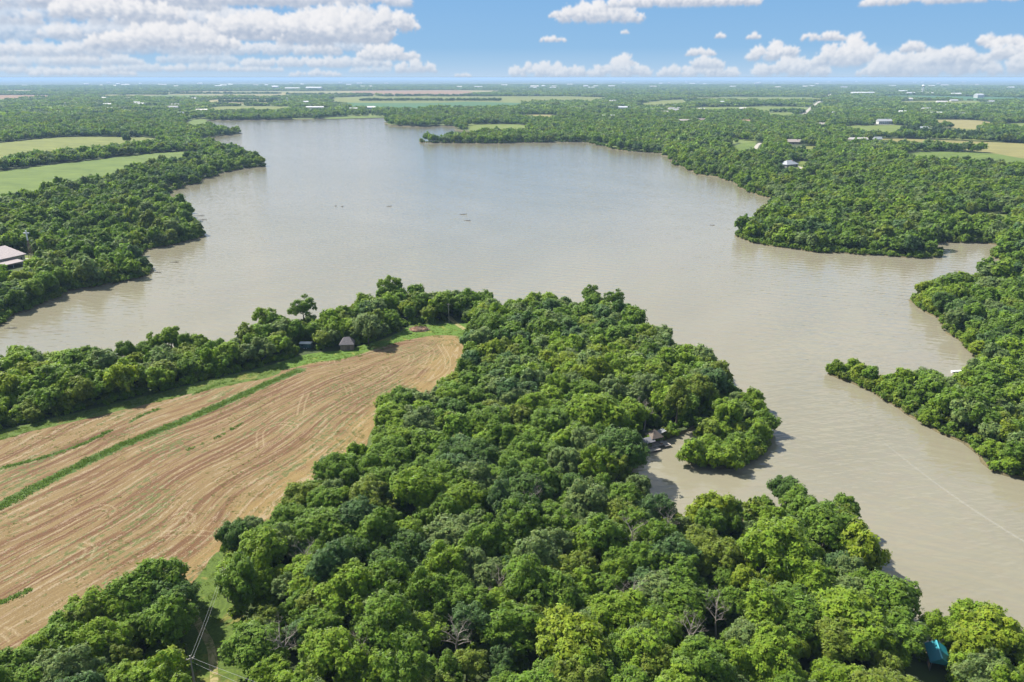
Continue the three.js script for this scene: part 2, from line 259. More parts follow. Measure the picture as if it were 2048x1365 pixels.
grassMat.color.setRGB(0.72, 0.72, 0.72);
let lift = 0;
function field(kind, pixels, name = 'field', grow = 2) { pixels = pixels.map(([x, y, h], i) => [x, y, h ?? (i >= Math.floor(pixels.length / 2) && y < 400 ? 10 : LAND)]); const o = soft(px2(pixels), 8 + Math.hypot(...px2([pixels[0]])[0].toArray()) / 60, 1.5); paint(o, 120, grow); lift = (lift + 1) % 7; const d = Math.hypot(o[0].x, o[0].y); return structure(name, flat(o, LAND + 0.03 + lift * 0.01 + d * 4e-5), cropMats[kind]); }
field('pasture', [[-200, 372], [0, 343], [130, 327], [300, 308], [380, 303], [408, 308], [395, 319, 2], [330, 324, 3], [270, 341, 4], [230, 352, 5], [180, 364, 6], [120, 374, 6], [80, 386, 6], [0, 402, 5], [-200, 444]], 'pasture');
field('meadow', [[-200, 302], [0, 286], [120, 275], [180, 274], [305, 277], [308, 290, 2], [240, 297, 3], [130, 310, 3], [0, 327, 3], [-200, 352]], 'meadow');
for (const [kind, ...pix] of [['clay', [-60, 191], [75, 190.5], [76, 193.5], [-60, 194.5]], ['tan', [300, 187.5], [405, 183], [640, 182], [912, 180.5], [1010, 182], [912, 187], [850, 187.5], [620, 189.5], [540, 191.5], [400, 188]], ['clay', [720, 182.2], [830, 181.4], [912, 181.2], [908, 188.4], [820, 189], [735, 185.5]],
  ['meadow', [700, 194], [820, 192], [935, 191], [930, 200], [800, 202], [690, 201]], ['crop', [660, 205], [760, 203.4], [912, 203.4], [1030, 203.2], [1010, 210], [930, 212], [800, 216], [730, 213], [690, 207.5]], ['meadow', [940, 193], [1185, 194], [1190, 203], [1075, 202], [975, 200.5], [935, 200]],
  ['lawn', [948, 250], [1035, 249], [1034, 259], [990, 260.5], [957, 257]], ['straw', [1047, 230], [1103, 229.5], [1097, 232.5], [1050, 232.8]], ['lawn', [1390, 215], [1480, 213.6], [1600, 213.8], [1595, 216.5], [1475, 219.5], [1400, 218.5]], ['lawn', [1550, 225], [1576, 224], [1576, 231], [1552, 232]],
  ['meadow', [1282, 207], [1360, 199.5], [1362, 205.5], [1300, 210]], ['meadow', [1392, 195.5], [1625, 196], [1625, 198.4], [1530, 199], [1400, 197.4]], ['pasture', [1463, 293], [1507, 284], [1505, 297], [1480, 302]], ['lawn', [1683, 253], [1740, 251.5], [1800, 250.5], [1806, 262], [1760, 265], [1702, 257]],
  ['meadow', [1814, 260.5], [1880, 258], [1946, 256.5], [1950, 264], [2016, 270], [2010, 272.5], [1910, 269], [1836, 264.5]], ['straw', [1760, 277.5], [1900, 281], [2048, 287.5], [2200, 294], [2200, 318], [2048, 303.5], [1985, 294], [1900, 286], [1786, 282.4]], ['tan', [1872, 240.5], [1940, 240], [2000, 241.5], [1960, 250], [1918, 249]],
  ['crop', [1790, 191], [2060, 196], [2060, 198.4], [1900, 196.4], [1790, 193.2]], ['meadow', [1818, 202], [1938, 202], [1936, 207], [1886, 206], [1820, 205]], ['lawn', [2022, 247], [2120, 247], [2120, 258], [2040, 254]], ['tan', [440, 199], [545, 200], [540, 204], [450, 206]], ['meadow', [444, 213], [560, 213], [560, 218], [450, 219.5]],
  ['pasture', [650, 235.4], [690, 233.4], [760, 233], [770, 234.4, 2], [720, 235.9, 2], [652, 237.2, 2]], ['pasture', [222, 191], [272, 189], [272, 191.6], [226, 192.4]], ['pasture', [305, 190], [420, 190.5], [420, 194], [312, 193.4]], ['tan', [20, 180.5], [52, 180], [52, 182], [18, 182]], ['lawn', [1595, 324], [1608, 322], [1610, 331], [1598, 333]],
  ['pasture', [1845, 304], [2048, 310], [2200, 320], [2200, 330], [2040, 324], [1850, 316]], ['meadow', [1585, 295], [1625, 292], [1625, 297], [1590, 300]], ['pasture', [385, 240], [404, 238], [398, 250], [378, 252]]]) field(kind, pix, 'field', 3);
{ // fields far towards the horizon
  const R = rng(901), kinds = ['tan', 'meadow', 'crop', 'pasture', 'pasture', 'meadow'];
  for (let k = 0; k < 46; k++) {
    const d = 4200 + 12000 * R() ** 1.2, a = (R() - 0.5) * 1.35, x = Math.sin(a) * d, z = -Math.cos(a) * d, w = (90 + 300 * R()) * (0.6 + d / 9000), h = (40 + 80 * R()) * (0.6 + d / 9000);
    const o = [[-1, -1], [1, -0.9], [1, 1], [-1, 0.9]].map(([p, q]) => new THREE.Vector2(x + p * w, z + q * h));
    paint(o, 120); structure('field', flat(o, LAND + 0.5 + (k % 9) * 0.05), cropMats[kinds[Math.floor(R() * kinds.length)]]);
  }
}
// the stubble field beside the wood, its straw rows bending with the edge of the trees
const stubblePixels = [[-420, 975], [-300, 945], [0, 872], [200, 826], [400, 778], [560, 742], [620, 728], [700, 715], [760, 695], [830, 677], [880, 671], [918, 674], [926, 690, 1], [918, 735, 2], [886, 764, 3], [848, 786, 4], [765, 806, 5], [744, 848, 3], [722, 898, 2.5], [692, 928, 2.5], [628, 944, 5],
  [562, 1008, 3], [532, 1030, 3], [440, 1075, 4], [428, 1115, 2], [402, 1160], [384, 1178], [330, 1210], [200, 1272], [130, 1308], [0, 1362], [-300, 1490], [-520, 1570]];
const stubble = soft(px2(stubblePixels), 3, 0.4);
const strips = [[[-200, 1095], [0, 1012], [120, 950], [240, 893], [360, 845], [470, 797], [540, 765], [600, 741]], [[-200, 985], [0, 938], [90, 915], [170, 887], [220, 862]], [[255, 848], [290, 828], [320, 818]], [[370, 903], [430, 878], [485, 847]], [[-60, 1225], [0, 1207], [60, 1180]], [[385, 790], [430, 772], [470, 762]]].map((l) => px2(l));
const stripHalf = [2.4, 1.0, 0.7, 0.45, 0.9, 0.8];
function segDist(p, l) { let best = 1e9, side = 1; for (let i = 0; i < l.length - 1; i++) { const a = l[i], b = l[i + 1], dx = b.x - a.x, dy = b.y - a.y, t = clamp(((p.x - a.x) * dx + (p.y - a.y) * dy) / (dx * dx + dy * dy)), ex = p.x - a.x - dx * t, ey = p.y - a.y - dy * t, d = ex * ex + ey * ey; if (d < best) { best = d; side = dx * ey - dy * ex > 0 ? 1 : -1; } } return Math.sqrt(best) * side; }
{
  paint(stubble, 130, 1.0);
  let x0 = 1e9, x1 = -1e9, z0 = 1e9, z1 = -1e9;
  for (const p of stubble) { x0 = Math.min(x0, p.x); x1 = Math.max(x1, p.x); z0 = Math.min(z0, p.y); z1 = Math.max(z1, p.y); }
  const W = x1 - x0, D = z1 - z0, n = 2048;
  const guide = px2([[-420, 1560], [0, 1400], [200, 1302], [330, 1215], [470, 1085], [560, 1005], [640, 940], [720, 880], [790, 810], [870, 760], [905, 725], [915, 695], [900, 678]]), line = px2([[-420, 1185], [-200, 1095], [0, 1012], [240, 893], [470, 797], [600, 741], [760, 700], [850, 680]]);
  const axis = guide[8].clone().sub(guide[2]).normalize();
  // wheel marks left by turning machines
  const cv = document.createElement('canvas'); cv.width = cv.height = 1024; const c = cv.getContext('2d'); c.fillStyle = '#000'; c.fillRect(0, 0, 1024, 1024); c.lineCap = 'round';
  const track = (pix, wide, str) => { for (const off of [-1, 1]) { const q = new THREE.CatmullRomCurve3(px2(pix).map((p) => V(p.x, 0, p.y))), N = 60; c.strokeStyle = 'rgba(255,255,255,' + str + ')'; c.lineWidth = (wide * 1024) / W; c.beginPath(); for (let i = 0; i <= N; i++) { const p = q.getPointAt(i / N), t = q.getTangentAt(i / N); c[i ? 'lineTo' : 'moveTo'](((p.x - t.z * off - x0) / W) * 1024, ((p.z + t.x * off - z0) / D) * 1024); } c.stroke(); } };
  for (const [pix, wide, str] of [[[[520, 895], [525, 860], [560, 848], [590, 853], [570, 870], [520, 905]], 0.55, 0.75], [[[600, 830], [605, 805], [612, 790]], 0.6, 0.8], [[[150, 1035], [200, 1015], [222, 1022], [205, 1040]], 0.5, 0.7], [[[345, 1035], [372, 1030], [380, 1045], [340, 1070]], 0.6, 0.8], [[[160, 1090], [180, 1098], [172, 1115]], 0.6, 0.8],
    [[[300, 1072], [360, 1066], [430, 1072], [420, 1080]], 0.5, 0.6], [[[660, 718], [664, 726], [640, 735]], 0.5, 0.8], [[[770, 735], [776, 745], [760, 752]], 0.6, 0.8], [[[700, 790], [690, 770], [676, 775]], 0.5, 0.6], [[[0, 1262], [16, 1268], [28, 1278]], 0.5, 0.8], [[[880, 690], [895, 720], [890, 745], [860, 765]], 0.6, 0.8], [[[840, 690], [862, 700], [855, 730], [830, 760]], 0.6, 0.6], [[[800, 700], [822, 710], [812, 735], [780, 760]], 0.55, 0.6]]) track(pix, wide, str);
  const marks = c.getImageData(0, 0, 1024, 1024).data, d = new Uint8Array(n * n * 4), hgt = new Uint8Array(n * n * 4), p = new THREE.Vector2();
  // distances on a coarse net, then filled in between
  const M = 128, net = new Float32Array((M + 1) * (M + 1) * 3);
  for (let j = 0; j <= M; j++) for (let i = 0; i <= M; i++) { p.set(x0 + (i / M) * W, z0 + (j / M) * D); const a = Math.abs(segDist(p, guide)), b = segDist(p, line), o = (j * (M + 1) + i) * 3; net[o] = a; net[o + 1] = b; net[o + 2] = Math.min(...strips.map((s, k) => Math.abs(segDist(p, s)) / stripHalf[k])); }
  const at = (fx, fy, k) => { const i = Math.min(M - 1, Math.floor(fx)), j = Math.min(M - 1, Math.floor(fy)), a = fx - i, b = fy - j, o = (j * (M + 1) + i) * 3 + k; return mix(mix(net[o], net[o + 3], a), mix(net[o + (M + 1) * 3], net[o + (M + 1) * 3 + 3], a), b); };
  for (let j = 0; j < n; j++) for (let i = 0; i < n; i++) {
    const x = x0 + ((i + 0.5) / n) * W, z = z0 + ((j + 0.5) / n) * D, fx = ((i + 0.5) / n) * M, fy = ((j + 0.5) / n) * M, a = at(fx, fy, 0), b = at(fx, fy, 1);
    const wgt = smooth(0, 1, a / (a + Math.abs(b) + 1)), warp = 3.2 * noise(x / 60, z / 60) + 0.35 * noise(x / 21, z / 21);
    const r = a * (1 - wgt) + (90 - b) * wgt + warp + 0.14 * noise(x / 5, z / 5), al = x * axis.x + z * axis.y;
    const row = Math.abs(((r / 3.7) % 1 + 1) % 1 - 0.5) * 2, fine = noise(r * 1.5, al / 14), mid = noise(r / 2.2, al / 40 + 9), big = 0.6 * fbm(x / 60, z / 60, 2) + 0.9 * noise(r / 8, al / 160), spk = noise(x * 1.8, z * 1.8);
    const chaff = smooth(0.70, 0.98, row + 0.30 * noise(r * 2.4, al / 2.6) - 0.22 * noise(al / 12, r / 6) + 0.12 * spk) * smooth(-0.6, 0.3, noise(r / 6, al / 22) + 0.2) + 0.8 * smooth(0.55, 0.9, noise(r * 0.9 + 30, al / 9) + 0.3 * spk);
    let R0 = 0.462, G0 = 0.388, B0 = 0.250;
    const br = smooth(-0.35, 0.75, mid + 0.4 * fine + 0.9 * big); R0 = mix(R0, 0.372, br); G0 = mix(G0, 0.262, br); B0 = mix(B0, 0.156, br);
    const gold = smooth(14, 2, a + 5 * noise(x / 12, z / 12)); R0 = mix(R0, 0.510, gold * 0.8); G0 = mix(G0, 0.432, gold * 0.8); B0 = mix(B0, 0.255, gold * 0.8);
    const gk = smooth(0.30, 0.75, noise(r / 2.8 + 50, al / 30) * 0.6 + 0.55 * noise(x / 2.1, z / 2.1) + 0.45 * noise(x / 45 + 9, z / 45)) * 0.85; R0 = mix(R0, 0.325, gk); G0 = mix(G0, 0.350, gk); B0 = mix(B0, 0.165, gk);
    const ch = clamp(chaff) * 0.62; R0 = mix(R0, 0.60, ch); G0 = mix(G0, 0.548, ch); B0 = mix(B0, 0.465, ch);
    const mk = 0.85 * marks[((Math.floor((j * 1024) / n)) * 1024 + Math.floor((i * 1024) / n)) * 4] / 255 * (0.6 + 0.4 * spk); R0 = mix(R0, 0.62, mk); G0 = mix(G0, 0.57, mk); B0 = mix(B0, 0.475, mk);
    const st = smooth(1.15, 0.75, at(fx, fy, 2) + 0.35 * noise(x / 1.6, z / 1.6)); R0 = mix(R0, 0.25, st); G0 = mix(G0, 0.345, st); B0 = mix(B0, 0.10, st);
    const edge = 0.03 * spk + 0.03 * fine, o = (j * n + i) * 4;
    d[o] = clamp(R0 * 0.90 + edge) * 255; d[o + 1] = clamp(G0 * 0.89 + edge) * 255; d[o + 2] = clamp(B0 * 0.88 + edge * 0.8) * 255; d[o + 3] = 255;
    hgt[o] = hgt[o + 1] = hgt[o + 2] = clamp(0.35 + 0.4 * ch + 0.12 * fine + 0.10 * spk) * 255; hgt[o + 3] = 255;
  }
  const mk = (arr, s) => { const t = new THREE.DataTexture(arr, n, n); t.magFilter = THREE.LinearFilter; if (s) t.colorSpace = THREE.SRGBColorSpace; t.needsUpdate = true; return t; };
  const g = flat(stubble, LAND + 0.06), uv = g.attributes.uv, ps = g.attributes.position;
  for (let i = 0; i < uv.count; i++) uv.setXY(i, (ps.getX(i) - x0) / W, (ps.getZ(i) - z0) / D);
  structure('stubble_field', g, new THREE.MeshStandardMaterial({ map: mk(d, true), bumpMap: mk(hgt), bumpScale: 0.17, roughness: 1 }));
}
console.log('stubble done');
// verge, lawn and track
const lawn = soft(px2([[480, 752], [560, 724], [630, 706], [690, 700], [750, 684], [800, 664], [822, 652], [870, 650], [925, 646], [944, 652], [940, 668], [926, 680], [900, 676], [870, 678], [830, 682], [760, 700], [700, 720], [620, 733], [560, 747]]), 4, 0.6);
paint(lawn, 125, 0.5); structure('lawn', flat(lawn, LAND + 0.03), (() => { const m = grassMat.clone(); m.color.setRGB(0.76, 0.9, 0.56); return m; })());
const verge = soft(px2([[-420, 955], [-300, 928], [0, 862], [200, 815], [400, 766], [490, 744], [560, 738], [560, 748], [400, 784], [200, 832], [0, 879], [-300, 952], [-420, 982]]), 4, 0.6);
paint(verge, 125); structure('grass_verge', flat(verge, LAND + 0.085), grassMat);
const glade = soft(px2([[398, 1150], [430, 1108, 1], [452, 1128, 1.5], [442, 1190, 2], [452, 1250, 2], [478, 1310, 1], [492, 1400], [500, 1480], [395, 1480], [398, 1330], [388, 1260], [376, 1210], [372, 1180]]), 3, 0.5);
paint(glade, 125, 0.5); structure('grass_glade', flat(soft(px2([[384, 1168], [402, 1146], [440, 1104], [490, 1120], [486, 1190], [496, 1250], [520, 1310], [530, 1400], [530, 1490], [370, 1490], [372, 1330], [364, 1260], [356, 1205]]), 3, 0.5), LAND + 0.09), grassMat);
function ribbon(points, half, y, rough = 0.15) {
  const c = new THREE.CatmullRomCurve3(points.map((p) => V(p.x, 0, p.y)), false, 'centripetal'), n = Math.max(6, Math.round(c.getLength() / Math.max(1.2, half))), L = [], R = [];
  for (let i = 0; i <= n; i++) { const p = c.getPointAt(i / n), t = c.getTangentAt(i / n), w = half * (1 + rough * noise(i * 0.7, half)); L.push(new THREE.Vector2(p.x + t.z * w, p.z - t.x * w)); R.push(new THREE.Vector2(p.x - t.z * w, p.z + t.x * w)); }
  const out = [...L, ...R.reverse()];
  return { geo: flat(out, y), out };
}
const gravelTex = tex(512, (u, v) => { const a = tileFbm(u, v, 6, 5, 4), k = smooth(-0.1, 0.35, tileFbm(u, v, 9, 3, 90)); return [mix(0.54, 0.40, k) + 0.12 * a, mix(0.50, 0.43, k) + 0.11 * a, mix(0.34, 0.18, k) + 0.09 * a]; }, true, 1 / 12, 1 / 12);
const gravelMat = new THREE.MeshStandardMaterial({ color: rgb(0.85, 0.85, 0.85), map: gravelTex, roughness: 1 });
function way(name, pixels, half, y, mat = gravelMat) { const r = ribbon(px2(pixels), half, y, 0.12); paint(r.out, 125, half > 5 ? 12 : half > 2 ? 4 : 1.2); return structure(name, r.geo, mat); }
way('dirt_track', [[376, 1172], [382, 1215], [400, 1256], [420, 1292], [427, 1340], [430, 1420], [432, 1500]], 0.8, LAND + 0.13);
way('dirt_track', [[930, 660], [915, 650], [905, 642], [898, 634]], 1.2, LAND + 0.13);
const roadMat = new THREE.MeshStandardMaterial({ map: tex(256, (u, v) => { const a = 0.04 * tileFbm(u, v, 9, 4, 6); return [0.58 + a, 0.56 + a, 0.52 + a]; }, true, 1 / 30, 1 / 30), roughness: 1 });
way('country_road', [[1600, 238], [1610, 227.5], [1622, 216], [1634, 207], [1641, 202.5]], 6, LAND + 0.4, roadMat);
way('country_road', [[1652, 194.5], [1658, 191], [1664, 188]], 7, LAND + 0.6, roadMat);
way('gravel_lane', [[1522, 286], [1516, 290], [1512, 297], [1514, 304], [1510, 311]], 3.2, LAND + 0.2, roadMat);
way('gravel_lane', [[1562, 317], [1590, 317], [1625, 318]], 2.6, LAND + 0.2, roadMat);
way('gravel_lane', [[1596, 333], [1603, 336], [1600, 338]], 2.2, LAND + 0.2, roadMat);
way('gravel_lane', [[1745, 248.4], [1765, 249.4], [1790, 250.4]], 4, LAND + 0.3, roadMat);
way('gravel_lane', [[372, 240], [378, 236], [384, 233.5]], 5, LAND + 0.3, roadMat);
way('footpath', [[46, 517.5], [62, 518.5], [78, 521], [76, 526]], 1.1, LAND + 0.14, roadMat);
field('lawn', [[44, 511], [70, 512], [96, 515], [88, 524], [60, 527], [46, 527]], 'lawn', 1);
field('lawn', [[1690, 1130], [1712, 1140], [1700, 1165], [1668, 1158], [1660, 1140]], 'lawn', 0.5);
field('lawn', [[1498, 1030], [1530, 1040], [1570, 1062], [1585, 1078], [1545, 1072], [1500, 1050]], 'lawn', 0.5);

// ------------------------------------------------------------------ trees: geometry
function crownGeo(seed, { R = 4.6, up = 4.2, mid = 6.2, lobes = 26, leaves = 5000, leaf = 0.5, lobeR = [0.15, 0.40], low = -0.45, cone = 0, spread = 0.74 }) {
  const r = rng(seed), L = [{ c: V(0, mid, 0), r: R * 0.45 }], tmp = new THREE.Vector3(), pos = [], nor = [], col = [];
  for (let i = 0; i < lobes; i++) {
    const th = i * 2.39996 + r() * 0.9, y = low + (1 - low) * ((i + r()) / lobes), s = Math.sqrt(Math.max(0, 1 - y * y)), k = spread * (0.55 + 0.68 * r()), taper = cone ? 1 - cone * clamp((y + 1) / 2) : 1;
    L.push({ c: V(Math.cos(th) * s * R * k * taper, mid + y * up * k * (cone ? 1.35 : 1), Math.sin(th) * s * R * k * taper), r: R * mix(lobeR[0], lobeR[1], r() ** 1.4) * taper * (cone ? 0.75 : 1) });
  }
  const area = L.map((l) => l.r * l.r), sum = area.reduce((a, b) => a + b, 0), d = V(0, 0, 0), n = V(0, 0, 0), a = V(0, 0, 0), b = V(0, 0, 0), c = V(0, 0, 0), per = leaves > 1000 ? 7 : leaves > 300 ? 4 : 2;
  for (let i = 0, tries = 0; i < leaves && tries < leaves * 5; tries++) {
    let q = r() * sum, k = 0; while (k < L.length - 1 && q > area[k]) q -= area[k++];
    const l = L[k], y = r() * 2 - 1, ph = r() * 6.2832, s = Math.sqrt(1 - y * y);
    d.set(Math.cos(ph) * s, y, Math.sin(ph) * s);
    if (y < -0.5 && r() < 0.75) continue;
    c.copy(d).multiplyScalar(l.r * (0.66 + 0.30 * r() + 0.34 * r() ** 3)).add(l.c);
    if (L.some((o) => o !== l && c.distanceToSquared(o.c) < 0.5 * o.r * o.r)) continue;
    const tw = 0.80 + 0.40 * r(), th = (r() - 0.5) * 0.20, wide = leaf * (per > 4 ? 1.25 : 0.8);
    for (let e = 0; e < per; e++) {                                // one spray: several leaves round a twig's end
      tmp.set(r() - 0.5, (r() - 0.5) * 0.8, r() - 0.5).multiplyScalar(wide * 1.5).add(c);
      n.set(r() - 0.5, r() - 0.5, r() - 0.5).multiplyScalar(1.5).add(d).addScaledVector(V(0, 1, 0), 0.45).normalize();
      a.set(r() - 0.5, r() - 0.5, r() - 0.5).cross(n).normalize(); b.crossVectors(n, a);
      const z = leaf * (0.6 + 0.8 * r()), w = z * (0.5 + 0.3 * r()), m = n.clone().multiplyScalar(0.85).addScaledVector(d, 0.4).normalize(), t = tw * (0.86 + 0.28 * r());
      for (const [u, v] of [[-0.55, -0.4], [0.5, -0.55], [0.05, 0.8]]) { pos.push(tmp.x + a.x * u * w * 1.5 + b.x * v * z * 1.3, tmp.y + a.y * u * w * 1.5 + b.y * v * z * 1.3, tmp.z + a.z * u * w * 1.5 + b.z * v * z * 1.3); nor.push(m.x, m.y, m.z); col.push(t * (1 + th), t, t * (1 - th)); }
      i++;
    }
  }
  const g = new THREE.BufferGeometry();
  g.setAttribute('position', new THREE.Float32BufferAttribute(pos, 3)); g.setAttribute('normal', new THREE.Float32BufferAttribute(nor, 3)); g.setAttribute('color', new THREE.Float32BufferAttribute(col, 3));
  return g;
}
function trunkGeo(seed, { h = 6.4, r0 = 0.26, limbs = 6, reach = 2.8, twigs = 0, lean = 0.3 }) {
  const r = rng(seed), out = [], root = V(0, -0.3, 0), fork = V((r() - 0.5) * lean, h * 0.42, (r() - 0.5) * lean), top = V((r() - 0.5) * lean * 2, h, (r() - 0.5) * lean * 2);
  out.push(bar(root, fork, r0 * 1.25, r0 * 0.85, 7), bar(fork, top, r0 * 0.8, r0 * 0.3, 6));
  for (let k = 0; k < limbs; k++) {
    const t = 0.1 + 0.8 * (k / limbs), from = fork.clone().lerp(top, t), a = k * 2.4 + r(), to = V(from.x + Math.cos(a) * reach * (1 - t * 0.4), from.y + reach * (0.5 + 0.5 * r()), from.z + Math.sin(a) * reach * (1 - t * 0.4)), elbow = from.clone().lerp(to, 0.5).add(V(0, 0.25, 0));
    out.push(bar(from, elbow, r0 * 0.42, r0 * 0.28, 5), bar(elbow, to, r0 * 0.28, r0 * 0.1, 4));
    for (let q = 0; q < twigs; q++) { const f = elbow.clone().lerp(to, 0.2 + 0.8 * r()), e = f.clone().add(V((r() - 0.5) * 2.4, 0.4 + r() * 1.2, (r() - 0.5) * 2.4)); out.push(bar(f, e, r0 * 0.13, r0 * 0.03, 4)); for (let z = 0; z < 3; z++) { const f2 = f.clone().lerp(e, 0.3 + 0.6 * r()); out.push(bar(f2, f2.clone().add(V((r() - 0.5) * 1.5, r() * 0.9, (r() - 0.5) * 1.5)), r0 * 0.06, r0 * 0.02, 3)); } }
  }
  const g = mergeGeometries(out); g.deleteAttribute('uv'); return g;
}
const barkMat = new THREE.MeshStandardMaterial({ color: rgb(0.10, 0.085, 0.065), roughness: 1 }), deadMat = new THREE.MeshStandardMaterial({ color: rgb(0.24, 0.21, 0.18), roughness: 1 });
const leafy = (r, g, b) => new THREE.MeshPhysicalMaterial({ color: rgb(r, g, b), vertexColors: true, roughness: 0.85, specularIntensity: 0.35, transmission: 0.5, thickness: 0, side: THREE.DoubleSide });
const TONES = [['mid green', 0.126, 0.220, 0.012], ['bright green', 0.172, 0.270, 0.010], ['yellow-green', 0.212, 0.286, 0.010], ['dark green', 0.078, 0.152, 0.018], ['grey-green', 0.154, 0.224, 0.056], ['olive green', 0.160, 0.218, 0.016], ['deep blue-green', 0.084, 0.160, 0.038]];
const toneMats = TONES.map((t) => leafy(t[1], t[2], t[3]));
const white = leafy(1, 1, 1);
const shapes = {
  round: [0, 1, 2, 3, 4, 5, 6].map((k) => crownGeo(100 + k, { R: 4.6, up: 4.0, mid: 6.6, lobes: 38, leaves: 9800, leaf: 0.325 })),
  broad: [0, 1, 2, 3].map((k) => crownGeo(120 + k, { R: 5.4, up: 3.6, mid: 6.2, lobes: 46, leaves: 11000, leaf: 0.335 })),
  loose: [0, 1, 2, 3].map((k) => crownGeo(140 + k, { R: 4.4, up: 5.2, mid: 8.0, lobes: 24, leaves: 7600, leaf: 0.32, lobeR: [0.2, 0.34], spread: 0.86 })),
  shrub: [0, 1, 2].map((k) => crownGeo(160 + k, { R: 3.0, up: 2.4, mid: 2.0, lobes: 20, leaves: 5000, leaf: 0.29, lobeR: [0.28, 0.46], low: -0.6 })),
};
const trunks = { round: trunkGeo(5, {}), broad: trunkGeo(6, { reach: 3.3, limbs: 7 }), loose: trunkGeo(7, { h: 9, limbs: 9, reach: 3.1, r0: 0.3 }), shrub: trunkGeo(8, { h: 2.2, r0: 0.12, reach: 1.4 }) };
const lodGeos = [
  [0, 1, 2, 3, 4].map((k) => crownGeo(200 + k, { leaves: 2700, leaf: 0.64, lobes: 24, mid: 6.0, up: 4.2 })),
  [0, 1, 2, 3].map((k) => crownGeo(220 + k, { leaves: 1000, leaf: 1.0, lobes: 22, mid: 5.6, up: 4.2 })),
  [0, 1, 2].map((k) => crownGeo(240 + k, { leaves: 240, leaf: 1.9, lobes: 12, mid: 5.2, up: 4.0 })),
  [0, 1, 2].map((k) => mergeGeometries([[0, 0, 1], [9, 3, 0.9], [-8, 5, 1.05], [3, -9, 0.95], [-6, -8, 0.85]].map(([x, z, s], i) => crownGeo(260 + k * 9 + i, { leaves: 46, leaf: 3.6, lobes: 8, mid: 5, up: 4 }).scale(s, s, s).translate(x, 0, z)))),
];
const shrubLod = [0, 1, 2].map((k) => crownGeo(300 + k, { R: 2.4, up: 1.9, mid: 1.4, lobes: 12, leaves: 420, leaf: 0.7, low: -0.5 }));
const cedarLod = [0, 1].map((k) => crownGeo(320 + k, { R: 2.6, up: 3.6, mid: 3.6, lobes: 20, leaves: 420, leaf: 1.0, cone: 0.8, low: -0.9 }));
console.log('crowns done');

// ------------------------------------------------------------------ landmarks (used to keep trees off and to describe them)
const landmarks = [];
const mark = (x, y, h, r, words) => { const p = P(x, y, h); landmarks.push({ x: p.x, z: p.z, r, words }); paint([0, 1, 2, 3, 4, 5, 6, 7].map((k) => new THREE.Vector2(p.x + Math.cos(k * 0.785) * r, p.z + Math.sin(k * 0.785) * r)), 126); return V(p.x, LAND, p.z); };
const deadSpots = [[1000, 1150, 9], [606, 1108, 9], [566, 1296, 7], [735, 1295, 7], [1335, 1050, 8], [1072, 1000, 9], [1440, 1210, 9], [1290, 822, 8], [1268, 1082, 8], [1262, 1180, 8], [920, 1280, 7], [640, 930, 9], [1384, 1262, 8]].map(([x, y, h]) => mark(x, y, h, 3.0, 'a bare dead tree'));
paint(px2([[1276, 895, 0], [1322, 868, 0], [1345, 885, 0], [1330, 915, 0], [1290, 930, 0], [1276, 915, 0]]), 126, 2); const spotDock = P(1306, 888, 0.6), spotShed = mark(695, 697, 1, 5, 'the grey-roofed shed'), spotTrailer = mark(612, 696, 1, 4.5, 'the white-topped trailer'), spotPile = mark(838, 660, 1, 6, 'the brush pile'), spotTeal = (paint(px2([[1852, 1296, 3], [1900, 1296, 3], [1906, 1376, 10], [1856, 1376, 10]]), 126, 3.5), mark)(1876, 1312, 3, 4.4, 'the teal-roofed shelter'), spotPole = mark(381, 1323, 10, 1.2, 'the utility pole'), spotPole2 = mark(446, 1142, 9, 1, 'the slim utility pole'), spotPole3 = mark(898, 645, 1, 1, 'the pale pole');
const hallPx = { a: P(51, 508, 6), b: P(-130, 547, 6), r: P(15, 491, 9.5) };
paint(px2([[-140, 530], [60, 505], [62, 528], [50, 552, 4], [-140, 600, 4]]), 126); mark(30, 520, 2, 14, 'the metal-roofed hall'); mark(0, 520, 2, 16, 'the metal-roofed hall'); mark(-50, 530, 2, 20, 'the metal-roofed hall'); const spotMast = mark(63, 519, 1, 3, 'the cross mast');
